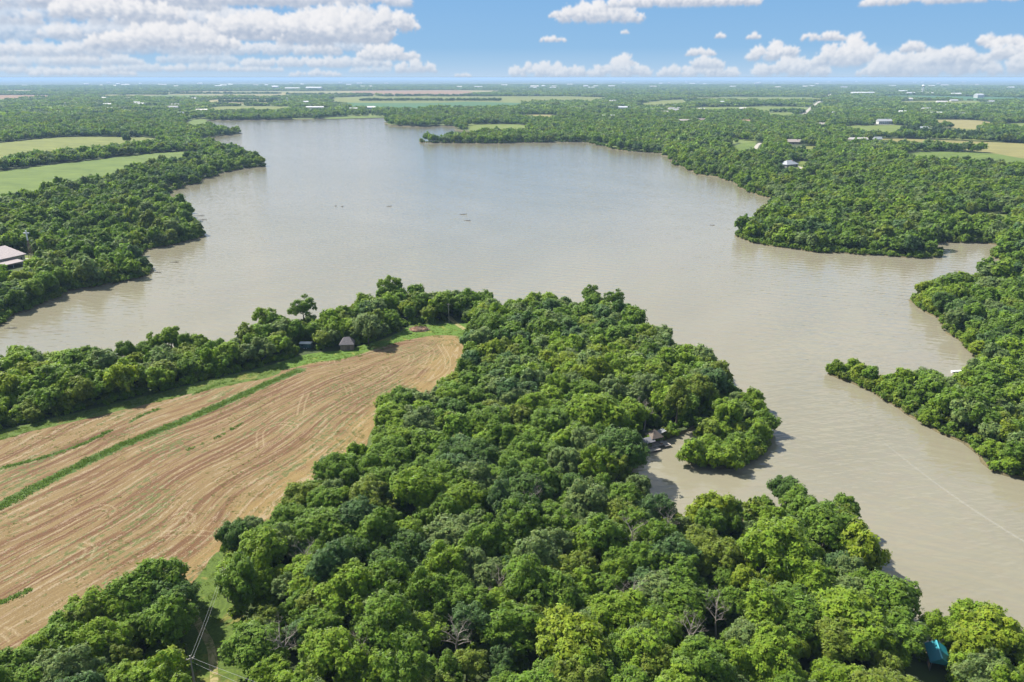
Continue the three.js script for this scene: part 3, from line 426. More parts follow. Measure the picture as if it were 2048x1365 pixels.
const houses = [ // photo x, y of the base, length, depth, wall height, roof height, turn, wall colour, roof colour, label
  [1577, 334, 20, 13, 4, 4.5, 0.5, [0.30, 0.30, 0.31], [0.42, 0.45, 0.50], 'dark house with blue-grey hipped roof beside a small bright lawn'],
  [1716, 284, 31, 12, 5, 3, 0.04, [0.40, 0.36, 0.32], [0.58, 0.55, 0.53], 'long low metal barn with pale grey roof beside the straw-coloured strip'],
  [1755, 282.5, 13, 9, 4, 4, 0.15, [0.62, 0.64, 0.66], [0.45, 0.50, 0.52], 'small pale barn at the end of the straw-coloured strip'],
  [1588, 288, 22, 13, 4, 4, -0.1, [0.42, 0.34, 0.27], [0.44, 0.38, 0.34], 'brown-roofed house half hidden by trees near the gravel lane'],
  [1768, 248, 34, 14, 7, 5, 0.06, [0.85, 0.85, 0.83], [0.50, 0.52, 0.55], 'large white two-storey house with grey roof above the bright green field'],
  [1847, 260, 18, 11, 4, 3.5, 0.1, [0.45, 0.47, 0.50], [0.50, 0.54, 0.60], 'grey house among round trees at the edge of the pale meadow'],
  [1491, 246, 22, 13, 4, 4, 0.05, [0.62, 0.50, 0.40], [0.60, 0.36, 0.26], 'house with red tiled roof in the woods beyond the lake'],
  [1402, 243, 22, 12, 4, 4, 0, [0.45, 0.36, 0.30], [0.36, 0.28, 0.25], 'house with dark brown roof in the woods beyond the lake'],
  [1368, 244, 26, 12, 4, 3, 0, [0.55, 0.50, 0.45], [0.52, 0.46, 0.42], 'long low tan house in the woods beyond the lake'],
  [1243, 218, 42, 16, 6, 4, 0.02, [0.80, 0.82, 0.84], [0.72, 0.75, 0.80], 'long white-roofed building in the far woods'],
  [1640, 252, 22, 12, 4, 4, 0, [0.55, 0.50, 0.44], [0.52, 0.48, 0.42], 'tan house hidden in trees below the country road'],
  [1985, 206, 34, 16, 6, 5, 0.1, [0.80, 0.80, 0.80], [0.6, 0.62, 0.66], 'white farmhouse on the wooded plain past the water tower'],
  [1908, 203, 34, 16, 5, 4, 0, [0.75, 0.72, 0.68], [0.68, 0.68, 0.70], 'pale long house in the distant pale meadow'],
  [740, 218, 40, 18, 6, 4, 0, [0.70, 0.72, 0.74], [0.80, 0.80, 0.82], 'white-roofed lodge among trees beyond the far shore'],
  [705, 220, 36, 16, 5, 3, 0, [0.50, 0.50, 0.50], [0.62, 0.62, 0.64], 'grey-roofed lodge among trees beyond the far shore'],
  [630, 216.5, 66, 18, 4, 3, 0, [0.70, 0.70, 0.70], [0.80, 0.80, 0.80], 'very long white-roofed shed beyond the far shore'],
  [611, 206, 28, 15, 5, 4, 0, [0.75, 0.75, 0.75], [0.78, 0.79, 0.80], 'small white-roofed shed beyond the far shore'],
  [390, 199, 42, 16, 5, 4, 0, [0.75, 0.76, 0.78], [0.82, 0.83, 0.85], 'white-roofed barn in the woods behind the grassy dam'],
  [360, 229.5, 22, 12, 4, 5, 0.7, [0.4, 0.42, 0.45], [0.50, 0.52, 0.55], 'steep grey-roofed house beside the grassy dam'],
  [215, 210, 34, 13, 4, 3, 0, [0.7, 0.7, 0.7], [0.75, 0.75, 0.76], 'pale-roofed house in the woods above the meadow with a lone tree'],
  [238, 216.5, 28, 13, 4, 4, 0.2, [0.7, 0.7, 0.7], [0.72, 0.73, 0.76], 'pale-roofed house deeper in the woods above the meadow'],
  [145, 208, 44, 13, 4, 3, 0, [0.7, 0.7, 0.72], [0.74, 0.75, 0.78], 'long pale house in the woods above the meadow'],
  [628, 179, 150, 60, 16, 8, 0, [0.82, 0.82, 0.82], [0.75, 0.75, 0.78], 'large white hall behind the tan fields'], [585, 179, 140, 50, 12, 6, 0, [0.72, 0.70, 0.68], [0.7, 0.7, 0.72], 'low pale hall behind the tan fields'], [551, 178, 60, 40, 22, 8, 0, [0.85, 0.85, 0.85], [0.78, 0.78, 0.8], 'tall white block behind the tan fields'],
  [1716, 188.5, 90, 40, 10, 5, 0, [0.86, 0.86, 0.86], [0.82, 0.82, 0.84], 'white warehouse at the edge of the distant town'], [1738, 187.5, 70, 36, 8, 4, 0, [0.82, 0.82, 0.84], [0.78, 0.8, 0.82], 'lower white warehouse at the edge of the distant town'], [1858, 188.5, 50, 30, 9, 5, 0, [0.78, 0.72, 0.64], [0.72, 0.70, 0.66], 'tan hall beside the water tower'],
  [1806, 184.5, 60, 34, 9, 5, 0, [0.82, 0.82, 0.84], [0.74, 0.76, 0.8], 'white store in front of the distant town'], [1822, 188, 50, 30, 8, 4, 0, [0.8, 0.8, 0.8], [0.7, 0.72, 0.76], 'low white store in the distant town near the water tower'], [1912, 190, 64, 30, 8, 5, 0, [0.8, 0.8, 0.82], [0.78, 0.78, 0.8], 'white barn beyond the dark green crop'],
];
for (const h of houses) { const p = P(h[0], h[1]), r = h[2] * 0.62, d = Math.hypot(p.x, p.z), u = new THREE.Vector2(p.x / d, p.z / d), run = Math.min(260, 4 + (7.5 * d) / EYE); paint([[-1, 1], [1, 1], [1, 0], [-1, 0]].map(([a, b]) => new THREE.Vector2(p.x - u.y * a * r + u.x * (b ? h[3] : -run), p.z + u.x * a * r + u.y * (b ? h[3] : -run))), 126); }
const maps = [NEAR, FAR].map((m) => { const d = m.ctx.getImageData(0, 0, m.nx, m.ny).data; return (x, z) => { const i = Math.floor((x - m.x) / m.s), j = Math.floor((z - m.z) / m.s); return i < 0 || j < 0 || i >= m.nx || j >= m.ny ? -1 : d[(j * m.nx + i) * 4]; }; });
const land = (x, z) => { const a = maps[0](x, z); return a >= 0 ? a : Math.max(0, maps[1](x, z)); };
const shoreDist = (x, z, r) => { for (let k = 0; k < 8; k++) if (land(x + Math.cos(k * 0.785) * r, z + Math.sin(k * 0.785) * r) === 255) return true; return false; };

// ------------------------------------------------------------------ trees: where
const inView = (x, y, z, m = 0) => { const dy = y - EYE, d = -z * CP - dy * SP; if (d < 1) return null; const px = 1024 + (x / d) * F, py = 682.5 - ((dy * CP - z * SP * 1) / d) * F; return px > -m && px < 2048 + m && py > -m && py < 1365 + m ? [px, py] : null; };
const near = [], R1 = rng(2024);
function tone(x, z, r) { const n = fbm(x / 40, z / 40, 2) * 0.8 + fbm(x / 170 + 5, z / 170, 2) * 0.5 + (r() - 0.5) * 1.1; return n < -0.74 ? 3 : n < -0.56 ? 6 : n < -0.02 ? 0 : n < 0.16 ? 4 : n < 0.28 ? 5 : n < 0.80 ? 1 : 2; }
// trees that stand out in the photograph: x, y of the crown's middle, its height above ground, shape, size, tone
const chosen = [[1195, 830, 8, 'broad', 1.5, 1], [1242, 905, 6, 'broad', 1.25, 3], [780, 572, 9, 'loose', 1.25, 1], [735, 655, 6, 'broad', 1.25, 4], [340, 678, 7, 'loose', 1.0, 1], [312, 688, 6, 'loose', 0.85, 1], [365, 690, 6, 'round', 0.9, 0], [322, 700, 6, 'round', 0.85, 4], [290, 704, 6, 'broad', 0.8, 0], [395, 684, 6, 'round', 0.9, 1], [250, 706, 6, 'round', 0.85, 0], [215, 716, 6, 'round', 0.8, 4], [30, 1330, 6, 'round', 0.95, 0], [80, 1300, 6, 'broad', 0.85, 1], [130, 1270, 6, 'round', 0.9, 0], [165, 1255, 6, 'round', 0.85, 5], [245, 1215, 6, 'round', 0.95, 1], [270, 1240, 6, 'round', 0.9, 0], [110, 1335, 6, 'round', 0.95, 4], [215, 1262, 6, 'broad', 0.8, 0], [1866, 1256, 6, 'round', 0.6, 1], [1902, 1256, 6, 'round', 0.75, 1], [1946, 1284, 6, 'round', 0.9, 2], [1806, 1270, 6, 'round', 0.95, 0], [1926, 1336, 2, 'shrub', 1.2, 1], [605, 615, 7, 'loose', 1.15, 0], [530, 640, 7, 'loose', 1.1, 1], [1180, 590, 8, 'loose', 1.05, 0], [1228, 596, 8, 'loose', 1.05, 0],
  [1568, 985, 6, 'round', 0.85, 3], [1655, 1045, 6, 'broad', 1.3, 0], [1600, 1010, 6, 'round', 1.0, 0], [1690, 1020, 5, 'round', 0.9, 0], [1558, 1100, 8, 'broad', 1.5, 1], [1720, 1108, 4, 'shrub', 2.0, 2], [1545, 1045, 5, 'round', 0.8, 1], [830, 985, 7, 'round', 1.25, 1], [1080, 1120, 6, 'round', 1.15, 4], [700, 1180, 6, 'round', 1.2, 1],
  [525, 1110, 6, 'broad', 1.05, 1], [470, 1080, 6, 'round', 0.9, 3], [300, 1180, 8, 'broad', 1.2, 0], [345, 1195, 7, 'round', 1.1, 3], [190, 1210, 7, 'loose', 1.0, 1], [330, 1345, 4, 'shrub', 1.3, 2], [1700, 1240, 7, 'broad', 1.3, 1], [1780, 1190, 7, 'broad', 1.2, 0], [1990, 1260, 6, 'round', 1.2, 2], [1960, 1240, 6, 'round', 0.95, 1], [1140, 1290, 7, 'broad', 1.2, 2],
  [1030, 1250, 7, 'round', 1.15, 0], [800, 800, 6, 'round', 1.05, 0], [985, 650, 7, 'broad', 1.25, 0], [1175, 1000, 6, 'round', 1.2, 4]];
const shrubs = [[1400, 905], [1425, 890], [1450, 905], [1470, 885], [1490, 905], [1505, 880], [1430, 915], [1405, 915], [1480, 860], [1500, 850], [1515, 835], [1462, 918], [1495, 825], [1385, 908], [1512, 868], [1470, 842], [1450, 868], [1520, 818], [1530, 846], [1524, 868], [1506, 802], [1490, 812], [1418, 900], [1440, 880]].map(([x, y]) => [x, y, 1.6, 'shrub', 0.8 + ((x * 7 + y * 3) % 10) / 14, (x + y) % 3 === 0 ? 0 : 1]);
const spit = [[1672, 737, 3, 'shrub', 0.95, 1], [1708, 733, 3, 'shrub', 1.15, 1], [1700, 752, 1, 'shrub', 0.4, 0], [1722, 760, 1, 'shrub', 0.4, 1], [1748, 765, 1.2, 'shrub', 0.6, 1], [1765, 768, 2, 'shrub', 0.8, 2], [1790, 775, 3, 'shrub', 1.3, 1], [1808, 788, 3, 'shrub', 1.1, 0], [1845, 755, 3, 'shrub', 1.2, 4], [1866, 752, 3, 'shrub', 0.9, 4], [1830, 800, 2, 'shrub', 0.9, 0], [1860, 835, 2, 'shrub', 1.0, 1]];
for (const [x, y, h, shape, s, t] of [...chosen, ...shrubs, ...spit]) { const p = P(x, y, { round: 6.6, broad: 6.2, loose: 8, shrub: 2 }[shape] * s + LAND); near.push({ x: p.x, z: p.z, s, shape, t, fixed: true }); }
const far = [[], [], [], []], brush = [], cedars = [];
function scatter(r0, r1, step, lod) {
  const A = 0.74, X = r1 * Math.sin(A) + 40;
  for (let z = 40; z > -r1; z -= step) for (let x = -X; x < X; x += step) {
    const px = x + (R1() - 0.5) * step * 0.95, pz = z + (R1() - 0.5) * step * 0.95, d = Math.hypot(px, pz), pick = R1(), pick2 = R1();
    if (d < r0 || d >= r1 || Math.abs(Math.atan2(px, -pz)) > A || d < 62) continue;
    if (land(px, pz) !== 0) { if (lod > 1 || land(px, pz) === 255) continue; const c = land(px, pz); if (c === 120 && pick < 0.006 && d > 1500) far[lod].push([px, pz, 0.9 + 0.4 * pick2, tone(px, pz, R1)]); continue; }
    const openness = fbm(px / 260 + 7, pz / 260, 3), farther = smooth(900, 3000, d);
    if (lod >= 1 && openness > mix(0.42, 0.24, farther) + 0.25 * (pick2 - 0.5)) { if (pick > 0.12) continue; }
    const s = (lod === 0 ? 0.82 : 1) * (0.62 + 0.72 * R1() ** 1.4) * (1 + 0.14 * fbm(px / 90, pz / 90, 2)), t = tone(px, pz, R1);
    if (lod === 0) near.push({ x: px, z: pz, s, shape: pick < 0.50 ? 'round' : pick < 0.72 ? 'broad' : pick < 0.92 ? 'loose' : 'shrub', t });
    else far[lod].push([px, pz, s, t]);
  }
}
const ringSteps = [[0, 470, 4.6, 0], [470, 1150, 7.2, 1], [1150, 2600, 9, 2], [2600, 12500, 34, 3]];
for (const a of ringSteps) scatter(...a);
// thin out near trees that crowd each other or the chosen ones
const kept = [];
for (const t of near) { const rad = (t.shape === 'shrub' ? 2.4 : 4.3) * t.s; if (!t.fixed && kept.some((k) => Math.hypot(k.x - t.x, k.z - t.z) < (rad + (k.shape === 'shrub' ? 2.4 : 4.3) * k.s) * (k.fixed ? 0.56 : 0.40))) continue; kept.push(t); }
for (const t of kept) if (!t.fixed && t.shape !== 'shrub' && shoreDist(t.x, t.z, 5) && R1() < 0.4) { t.shape = 'shrub'; t.t = R1() < 0.6 ? 1 : 2; t.s = 1 + 0.4 * R1(); }
console.log('near trees', kept.length, 'others', far.map((f) => f.length).join(' '));
// low growth under the trees' edges
for (let k = 0; k < 90000; k++) { const d = 70 + 620 * Math.sqrt(R1()), a = (R1() - 0.5) * 1.44, x = Math.sin(a) * d, z = -Math.cos(a) * d; if (land(x, z) !== 0) continue; const edge = [0, 1, 2, 3, 4, 5].some((q) => land(x + Math.cos(q * 1.047) * 4, z + Math.sin(q * 1.047) * 4) !== 0); if (edge ? R1() < 0.75 : R1() < 0.34) brush.push([x, z, 0.35 + 0.5 * R1(), R1() < 0.5 ? 0 : R1() < 0.5 ? 1 : 5]); }
for (let i = 0; i < lake.length; i++) {
  const a = lake[i], b = lake[(i + 1) % lake.length], d = Math.hypot(a.x, a.y), len = a.distanceTo(b); if (d > 1500 || Math.abs(Math.atan2(a.x, -a.y)) > 0.75) continue;
  for (let k = 0, n = Math.ceil(len / (d < 600 ? 0.9 : 2.6)); k < n; k++) { const u = R1(), p = a.clone().lerp(b, u), q = b.clone().sub(a).normalize(), side = THREE.ShapeUtils.isClockWise(lake) ? -1 : 1, o = (-0.6 + 3.4 * R1() ** 1.5); if (R1() < 0.12 + 0.3 * noise(p.x / 14, p.y / 14)) continue; brush.push([p.x + q.y * side * o, p.y - q.x * side * o, (0.22 + 0.55 * R1() ** 1.6) * (d < 600 ? 1 : 1.7), R1() < 0.45 ? 0 : R1() < 0.5 ? 1 : 5]); }
}
for (const o of [stubble, glade, lawn, verge]) for (let i = 0; i < o.length; i++) {
  const a = o[i], b = o[(i + 1) % o.length]; if (Math.hypot(a.x, a.y) > 480) continue;
  for (let k = 0; k < a.distanceTo(b) * 2.2; k++) { const p = a.clone().lerp(b, R1()), x = p.x + (R1() - 0.5) * 9, z = p.y + (R1() - 0.5) * 9; if (land(x, z) === 0) brush.push([x, z, 0.2 + 0.5 * R1() ** 1.5, R1() < 0.4 ? 0 : R1() < 0.6 ? 1 : 5]); }
}
// conifer hedges beside the far fields
for (const [a, b, n] of [[[1800, 262], [2048, 284], 90], [[1800, 264], [2048, 286.5], 90], [[1560, 312], [1640, 312], 26], [[0, 324], [300, 300], 0]]) for (let k = 0; k < n; k++) { const p = P(mix(a[0], b[0], (k + R1()) / n), mix(a[1], b[1], (k + R1()) / n) + (R1() - 0.5) * 2); cedars.push([p.x, p.z, 1.4 + 0.7 * R1(), 6]); }

// hedgerows between the far fields
for (const [x0, y0, x1, y1] of [[570, 190, 745, 191], [690, 191.5, 740, 189.5], [765, 194, 868, 192.5], [722, 202.5, 1000, 202.5], [860, 193.5, 1000, 193.2], [300, 188.5, 560, 188.2], [1390, 213.4, 1590, 213], [440, 205.5, 560, 206]]) for (let k = 0; k < Math.abs(x1 - x0) * 0.9; k++) { const u = R1(), p = P(mix(x0, x1, u), mix(y0, y1, u)); far[2].push([p.x + (R1() - 0.5) * 10, p.z + (R1() - 0.5) * 24, 0.8 + 0.6 * R1(), R1() < 0.5 ? 0 : 3]); }
// individuals: the 300 broadleaf trees that show largest, and the shrubs at the water
const P_ = (t) => inView(t.x, 7 * t.s, t.z, 40);
for (const t of kept) { t.v = P_(t); t.d = Math.hypot(t.x, EYE - 6, t.z); t.rank = t.v ? t.s / t.d : 0; }
const trees = kept.filter((t) => t.shape !== 'shrub' && t.v).sort((a, b) => b.rank - a.rank), bushes = kept.filter((t) => t.shape === 'shrub' && t.v).sort((a, b) => b.rank - a.rank);
const single = new Set([...trees.slice(0, 300), ...trees.filter((t) => t.fixed), ...bushes.slice(0, 150)]);
const poly = (list) => px2(list), inside = (p, l) => { let c = false; for (let i = 0, j = l.length - 1; i < l.length; j = i++) if (l[i].y > p.z !== l[j].y > p.z && p.x < ((l[j].x - l[i].x) * (p.z - l[i].y)) / (l[j].y - l[i].y) + l[i].x) c = !c; return c; };
const stubbleNear = (t, r) => { for (let k = 0; k < 12; k++) if (land(t.x + Math.cos(k * 0.524) * r, t.z + Math.sin(k * 0.524) * r) === 130) return true; return false; };
const hook = poly([[1365, 870], [1440, 800], [1540, 790], [1560, 900], [1500, 945], [1370, 935]]), leftStrip = poly([[-400, 760], [0, 700], [600, 610], [820, 560], [900, 700], [560, 760], [0, 880], [-400, 980]]), corner = poly([[-400, 1100], [100, 1200], [360, 1140], [400, 1300], [430, 1700], [-400, 1900]]), channel = poly([[1600, 700], [1830, 560], [2400, 450], [2400, 1000], [2048, 990], [1640, 790]]), across = poly([[-400, 780], [330, 545], [420, 450], [300, 380], [-600, 420]]), south = poly([[1480, 960], [1760, 960], [1900, 1250], [2400, 1250], [2400, 1900], [1400, 1900], [1450, 1250]]);
const place = (t) => inside(t, hook) ? 'on the hooked spit beside the cove' : inside(t, leftStrip) ? 'in the belt between field and lake' : inside(t, corner) ? 'in the corner wood by the dirt track' : inside(t, channel) ? 'on the bank across the channel' : inside(t, across) ? 'on the shore below the metal-roofed hall' : inside(t, south) ? 'in the wood beside the channel' : 'in the wood between field and cove';
const sizes = (t) => t.s > 0.98 ? 'large' : t.s < 0.7 ? 'small' : 'medium';
const crownWords = { round: 'round-crowned', broad: 'broad-crowned', loose: 'open-crowned', shrub: 'dense' };
const shortPlace = { 'on the hooked spit beside the cove': 'on the cove spit', 'in the belt between field and lake': 'in the lake belt', 'in the corner wood by the dirt track': 'in the track wood', 'on the bank across the channel': 'across the channel', 'on the shore below the metal-roofed hall': 'below the hall', 'in the wood beside the channel': 'in the channel wood', 'in the wood between field and cove': 'in the cove wood' };
for (const t of kept) {
  if (!single.has(t)) continue;
  const R = rng(Math.round(t.x * 31 + t.z * 17) ^ 99), shrub = t.shape === 'shrub', lm = landmarks.find((l) => Math.hypot(l.x - t.x, l.z - t.z) < l.r + 6.5);
  let nb = null, best = 1e9; for (const k of kept) { const d = Math.hypot(k.x - t.x, k.z - t.z); if (k !== t && single.has(k) && d < best) { best = d; nb = k; } }
  const edge = shoreDist(t.x, t.z, 7) ? ' waterside' : stubbleNear(t, 9) ? ' field-edge' : '', where = lm ? 'beside ' + lm.words : shortPlace[place(t)] + ' by a ' + sizes(nb) + ' ' + TONES[nb.t][0] + ' ' + (nb.shape === 'shrub' ? 'shrub' : 'tree');
  const label = sizes(t) + ' ' + TONES[t.t][0] + (shrub ? '' : ' ' + crownWords[t.shape]) + edge + (shrub ? ' shrub ' : ' tree ') + where;
  const g = thing(shrub ? 'shrub' : 'broadleaf_tree', label, shrub ? 'shrub' : 'tree', V(t.x, LAND, t.z), R() * 6.283, (shrub ? 'shrubs ' : 'trees ') + (lm ? where : place(t)));
  g.scale.set(t.s * (0.86 + 0.3 * R()), t.s * (0.85 + 0.32 * R()), t.s * (0.86 + 0.3 * R()));
  part('trunk', trunks[t.shape], barkMat, g);
  part('crown', shapes[t.shape][Math.floor(R() * shapes[t.shape].length)], toneMats[t.t], g);
}
function instanced(name, geos, list, yScale = 1, bright = 1) {
  const groups = geos.map(() => []); list.forEach((t, i) => groups[i % geos.length].push(t));
  const m = new THREE.Matrix4(), q = new THREE.Quaternion(), up = V(0, 1, 0), c = new THREE.Color(), R = rng(list.length + 3);
  geos.forEach((g, k) => {
    if (!groups[k].length) return;
    const im = new THREE.InstancedMesh(g, white, groups[k].length); im.name = numbered(name); im.userData.kind = 'stuff'; im.castShadow = im.receiveShadow = true;
    groups[k].forEach(([x, z, s, t], i) => { q.setFromAxisAngle(up, R() * 6.283); m.compose(V(x, LAND, z), q, V(s, s * yScale * (0.85 + 0.35 * R()), s)); im.setMatrixAt(i, m); const v = (0.86 + 0.28 * R()) * bright; c.setRGB(TONES[t][1] * v, TONES[t][2] * v, TONES[t][3] * v); im.setColorAt(i, c); });
    scene.add(im);
  });
}
const rest = kept.filter((t) => !single.has(t));
for (const shape of ['round', 'broad', 'loose']) instanced('woodland', shapes[shape].slice(0, 2), rest.filter((t) => t.shape === shape && t.d < 210).map((t) => [t.x, t.z, t.s, t.t]));
instanced('woodland', lodGeos[0], rest.filter((t) => t.shape !== 'shrub' && t.d >= 210).map((t) => [t.x, t.z, t.s * 1.04, t.t]));
instanced('undergrowth', shrubLod, [...rest.filter((t) => t.shape === 'shrub').map((t) => [t.x, t.z, t.s * 1.2, t.t]), ...brush]);
instanced('distant_woodland', lodGeos[1], far[1]); instanced('distant_woodland', lodGeos[2], far[2].map(([x, z, s, t]) => [x, z, s * 1.15, t])); instanced('distant_woodland', lodGeos[3], far[3].map(([x, z, s, t]) => [x, z, s * 1.5, t]), 0.75);
instanced('cedar_hedge', cedarLod, cedars, 1, 0.8);
console.log('trees done', single.size);

{ const t = thing('lone_tree', 'single round tree standing alone in the pale meadow', 'tree', P(254, 288)); t.scale.setScalar(1.5); part('trunk', trunks.round, barkMat, t); part('crown', lodGeos[0][1], toneMats[3], t); }
// bare dead trees
deadSpots.forEach((p, k) => {
  const places = ['amid the dark gap in the wood', 'near the stubble edge of the wood', 'fallen-looking and low beside the grass glade', 'low among green crowns', 'above the cove', 'brown and twiggy in mid wood', 'pale and upright near the channel', 'behind the floating dock', 'among grey-green crowns', 'between two round crowns', 'over the shaded hollow', 'at the corner of the stubble field', 'beside the olive trees'];
  const t = thing('dead_tree', 'bare grey dead tree ' + places[k], 'dead tree', p, k * 1.3, 'bare dead trees in the woods');
  const s = 0.85 + 0.3 * ((k * 0.37) % 1); t.scale.set(s * 1.15, s * 1.08, s * 1.15);
  part('trunk', trunkGeo(700 + k, { h: 8.2, r0: 0.2, limbs: 9, reach: 2.9, twigs: 5, lean: 1.2 }), deadMat, t);
});

// ------------------------------------------------------------------ grass strips and weeds in the stubble
{
  const blade = (seed, n, h, w) => { const r = rng(seed), pos = []; for (let k = 0; k < n; k++) { const a = r() * 6.28, x = (r() - 0.5) * w, z = (r() - 0.5) * w, hh = h * (0.6 + 0.6 * r()), lx = (r() - 0.5) * h * 0.9, lz = (r() - 0.5) * h * 0.9, c = Math.cos(a) * 0.09, s = Math.sin(a) * 0.09; pos.push(x - c, 0, z - s, x + c, 0, z + s, x + lx, hh, z + lz); } const g = new THREE.BufferGeometry(); g.setAttribute('position', new THREE.Float32BufferAttribute(pos, 3)); g.computeVertexNormals(); const nn = g.attributes.normal; for (let i = 0; i < nn.count; i++) { const v = V(nn.getX(i), nn.getY(i), nn.getZ(i)).add(V(0, 1.2, 0)).normalize(); nn.setXYZ(i, v.x, v.y, v.z); } return g; };
  const tuft = blade(4, 16, 0.30, 1.0), mat = new THREE.MeshPhysicalMaterial({ color: 0xffffff, roughness: 0.9, transmission: 0.3, side: THREE.DoubleSide, specularIntensity: 0.3 }), R = rng(88), spots = [];
  strips.forEach((s, k) => { const c = new THREE.CatmullRomCurve3(s.map((p) => V(p.x, 0, p.y))), n = Math.round(c.getLength() * stripHalf[k] * 2.6); for (let i = 0; i < n; i++) { const u = R(), p = c.getPointAt(u), t = c.getTangentAt(u), o = (R() + R() - 1) * stripHalf[k] * 1.15 * (0.85 + 0.4 * noise(p.x / 6, p.z / 6)); spots.push([p.x + t.z * o, p.z - t.x * o, 0.8 + 0.6 * R(), 0.095, 0.170, 0.016]); } });
  for (let k = 0; k < 40000; k++) { const a = stubble[Math.floor(R() * stubble.length)], b = stubble[Math.floor(R() * stubble.length)], u = R(), x = mix(a.x, b.x, u), z = mix(a.y, b.y, u); if (land(x, z) !== 130 || Math.hypot(x, z) > 420) continue; if (noise(x / 9, z / 5) * 0.6 + noise(x / 50, z / 50) * 0.5 < 0.28) continue; spots.push([x, z, 0.2 + 0.36 * R(), 0.17, 0.21, 0.05]); }
  for (const [o, n] of [[verge, 5200], [glade, 2600], [lawn, 2600]]) for (let k = 0; k < n; k++) { const a = o[Math.floor(R() * o.length)], b = o[Math.floor(R() * o.length)], u = R(), x = mix(a.x, b.x, u), z = mix(a.y, b.y, u); if (land(x, z) !== 125 || noise(x / 4, z / 4) < -0.3) continue; spots.push([x, z, 0.4 + 0.5 * R(), 0.13, 0.20, 0.025]); }
  const im = new THREE.InstancedMesh(tuft, mat, spots.length), m = new THREE.Matrix4(), q = new THREE.Quaternion(), c = new THREE.Color(); im.name = 'grass'; im.userData.kind = 'stuff'; im.castShadow = im.receiveShadow = true;
  spots.forEach(([x, z, s, r, g, b], i) => { q.setFromAxisAngle(V(0, 1, 0), R() * 6.28); m.compose(V(x, LAND + 0.05, z), q, V(s * 1.3, s, s * 1.3)); im.setMatrixAt(i, m); const v = 0.8 + 0.4 * R(); im.setColorAt(i, c.setRGB(r * v, g * v, b * v)); });
  scene.add(im);
}

// ------------------------------------------------------------------ houses and halls
const paintMat = new Map();
const wallMat = (c, rough = 0.9) => { const k = c.join() + rough; if (!paintMat.has(k)) paintMat.set(k, new THREE.MeshStandardMaterial({ color: rgb(...c.map((v) => v * 0.6)), roughness: rough })); return paintMat.get(k); };
const glassMat = new THREE.MeshStandardMaterial({ color: rgb(0.03, 0.04, 0.05), roughness: 0.15 });
function gable(w, d, y, h, over = 0.6, hip = 0) {                 // a roof with its own thickness along x
  const x = w / 2 + over, z = d / 2 + over, e = y - 0.15, k = x - hip, t = 0.18;
  const A = V(-x, e, z), B = V(x, e, z), C = V(x, e, -z), D = V(-x, e, -z), E = V(-k, y + h, 0), Fp = V(k, y + h, 0), dn = (v) => V(v.x, v.y - t, v.z);
  return quads([[A, B, Fp, E], [C, D, E, Fp], [B, C, Fp], [D, A, E], [dn(B), dn(A), dn(D), dn(C)], [dn(A), dn(B), B, A], [dn(C), dn(D), D, C], [dn(B), dn(C), C, B], [dn(D), dn(A), A, D]]);
}
for (const [x, y, w, d, wh, rh, turn, wc, rc, label] of houses) {
  const h = thing(w > 45 || label.includes('barn') || label.includes('shed') ? 'farm_building' : 'house', label, w > 45 ? 'building' : 'house', P(x, y), turn, 'houses and halls beyond the lake');
  part('wall', box(w, wh + 0.4, d, 0, wh / 2 - 0.2, 0), wallMat(wc), h);
  const roof = part('roof', gable(w, d, wh, rh, 0.7, label.includes('hipped') ? d / 2 : 0), wallMat(rc, 0.7), h);
  if (!label.includes('barn') && w < 40) part('chimney', box(0.9, 2.2, 0.9, w * 0.22, wh + rh * 0.8, d * 0.12), wallMat([0.45, 0.3, 0.25]), roof);
  const n = Math.max(2, Math.round(w / 5)), win = box(1.3, 1.5, 0.08);
  for (let s = 0; s < (wh > 6 ? 2 : 1); s++) for (let k = 0; k < n; k++) { if (s === 0 && k === Math.floor(n / 2)) continue; const m = part('window', win, glassMat, h); m.position.set(-w / 2 + ((k + 0.5) * w) / n, 1.9 + s * 2.9, d / 2 + 0.03); }
  const door = part('door', box(1.2, 2.3, 0.1, -w / 2 + ((Math.floor(n / 2) + 0.5) * w) / n, 1.15, d / 2 + 0.04), wallMat([0.35, 0.25, 0.2]), h); void door;
}
{ // small roofs scattered over the far plain
  const R = rng(321), w = box(1, 1, 1, 0, 0.5, 0), r = gable(1, 1, 1, 0.5, 0.04), tones = [[0.85, 0.85, 0.86], [0.72, 0.74, 0.78], [0.80, 0.76, 0.70], [0.62, 0.60, 0.60]], words = ['white', 'blue-grey', 'cream', 'grey'];
  const where = [[40, 470, 166, 176], [900, 1260, 170, 181], [1150, 1640, 164, 177], [1560, 2040, 163, 178], [1640, 2040, 190, 236], [430, 800, 165, 176], [100, 420, 198, 226], [1200, 1500, 205, 240]], names = ['on the hazy plain behind the dam', 'on the plain behind the tan fields', 'in the town on the horizon', 'near the water tower', 'in the woods below the water tower', 'behind the tan fields', 'in the woods beside the dam', 'in the woods across the lake'];
  for (let k = 0; k < 110; k++) {
    const z = k % where.length, q = where[z], x = mix(q[0], q[1], R()), y = mix(q[2], q[3], R()), t = Math.floor(R() * 4), p = P(x, y), d = p.length();
    const h = thing('distant_house', words[t] + ' gabled building, tiny with distance, ' + names[z], 'building', p, (R() - 0.5) * 0.8, 'tiny buildings ' + names[z]), s = d > 5000 ? 2.1 : 1;
    h.scale.set((16 + 26 * R()) * s, (7 + 3 * R()) * (d > 5000 ? 1.7 : 1), (11 + 8 * R()) * s); part('wall', w, wallMat(tones[t]), h); part('roof', r, wallMat(tones[(t + 1) % 4], 0.7), h);
  }
}
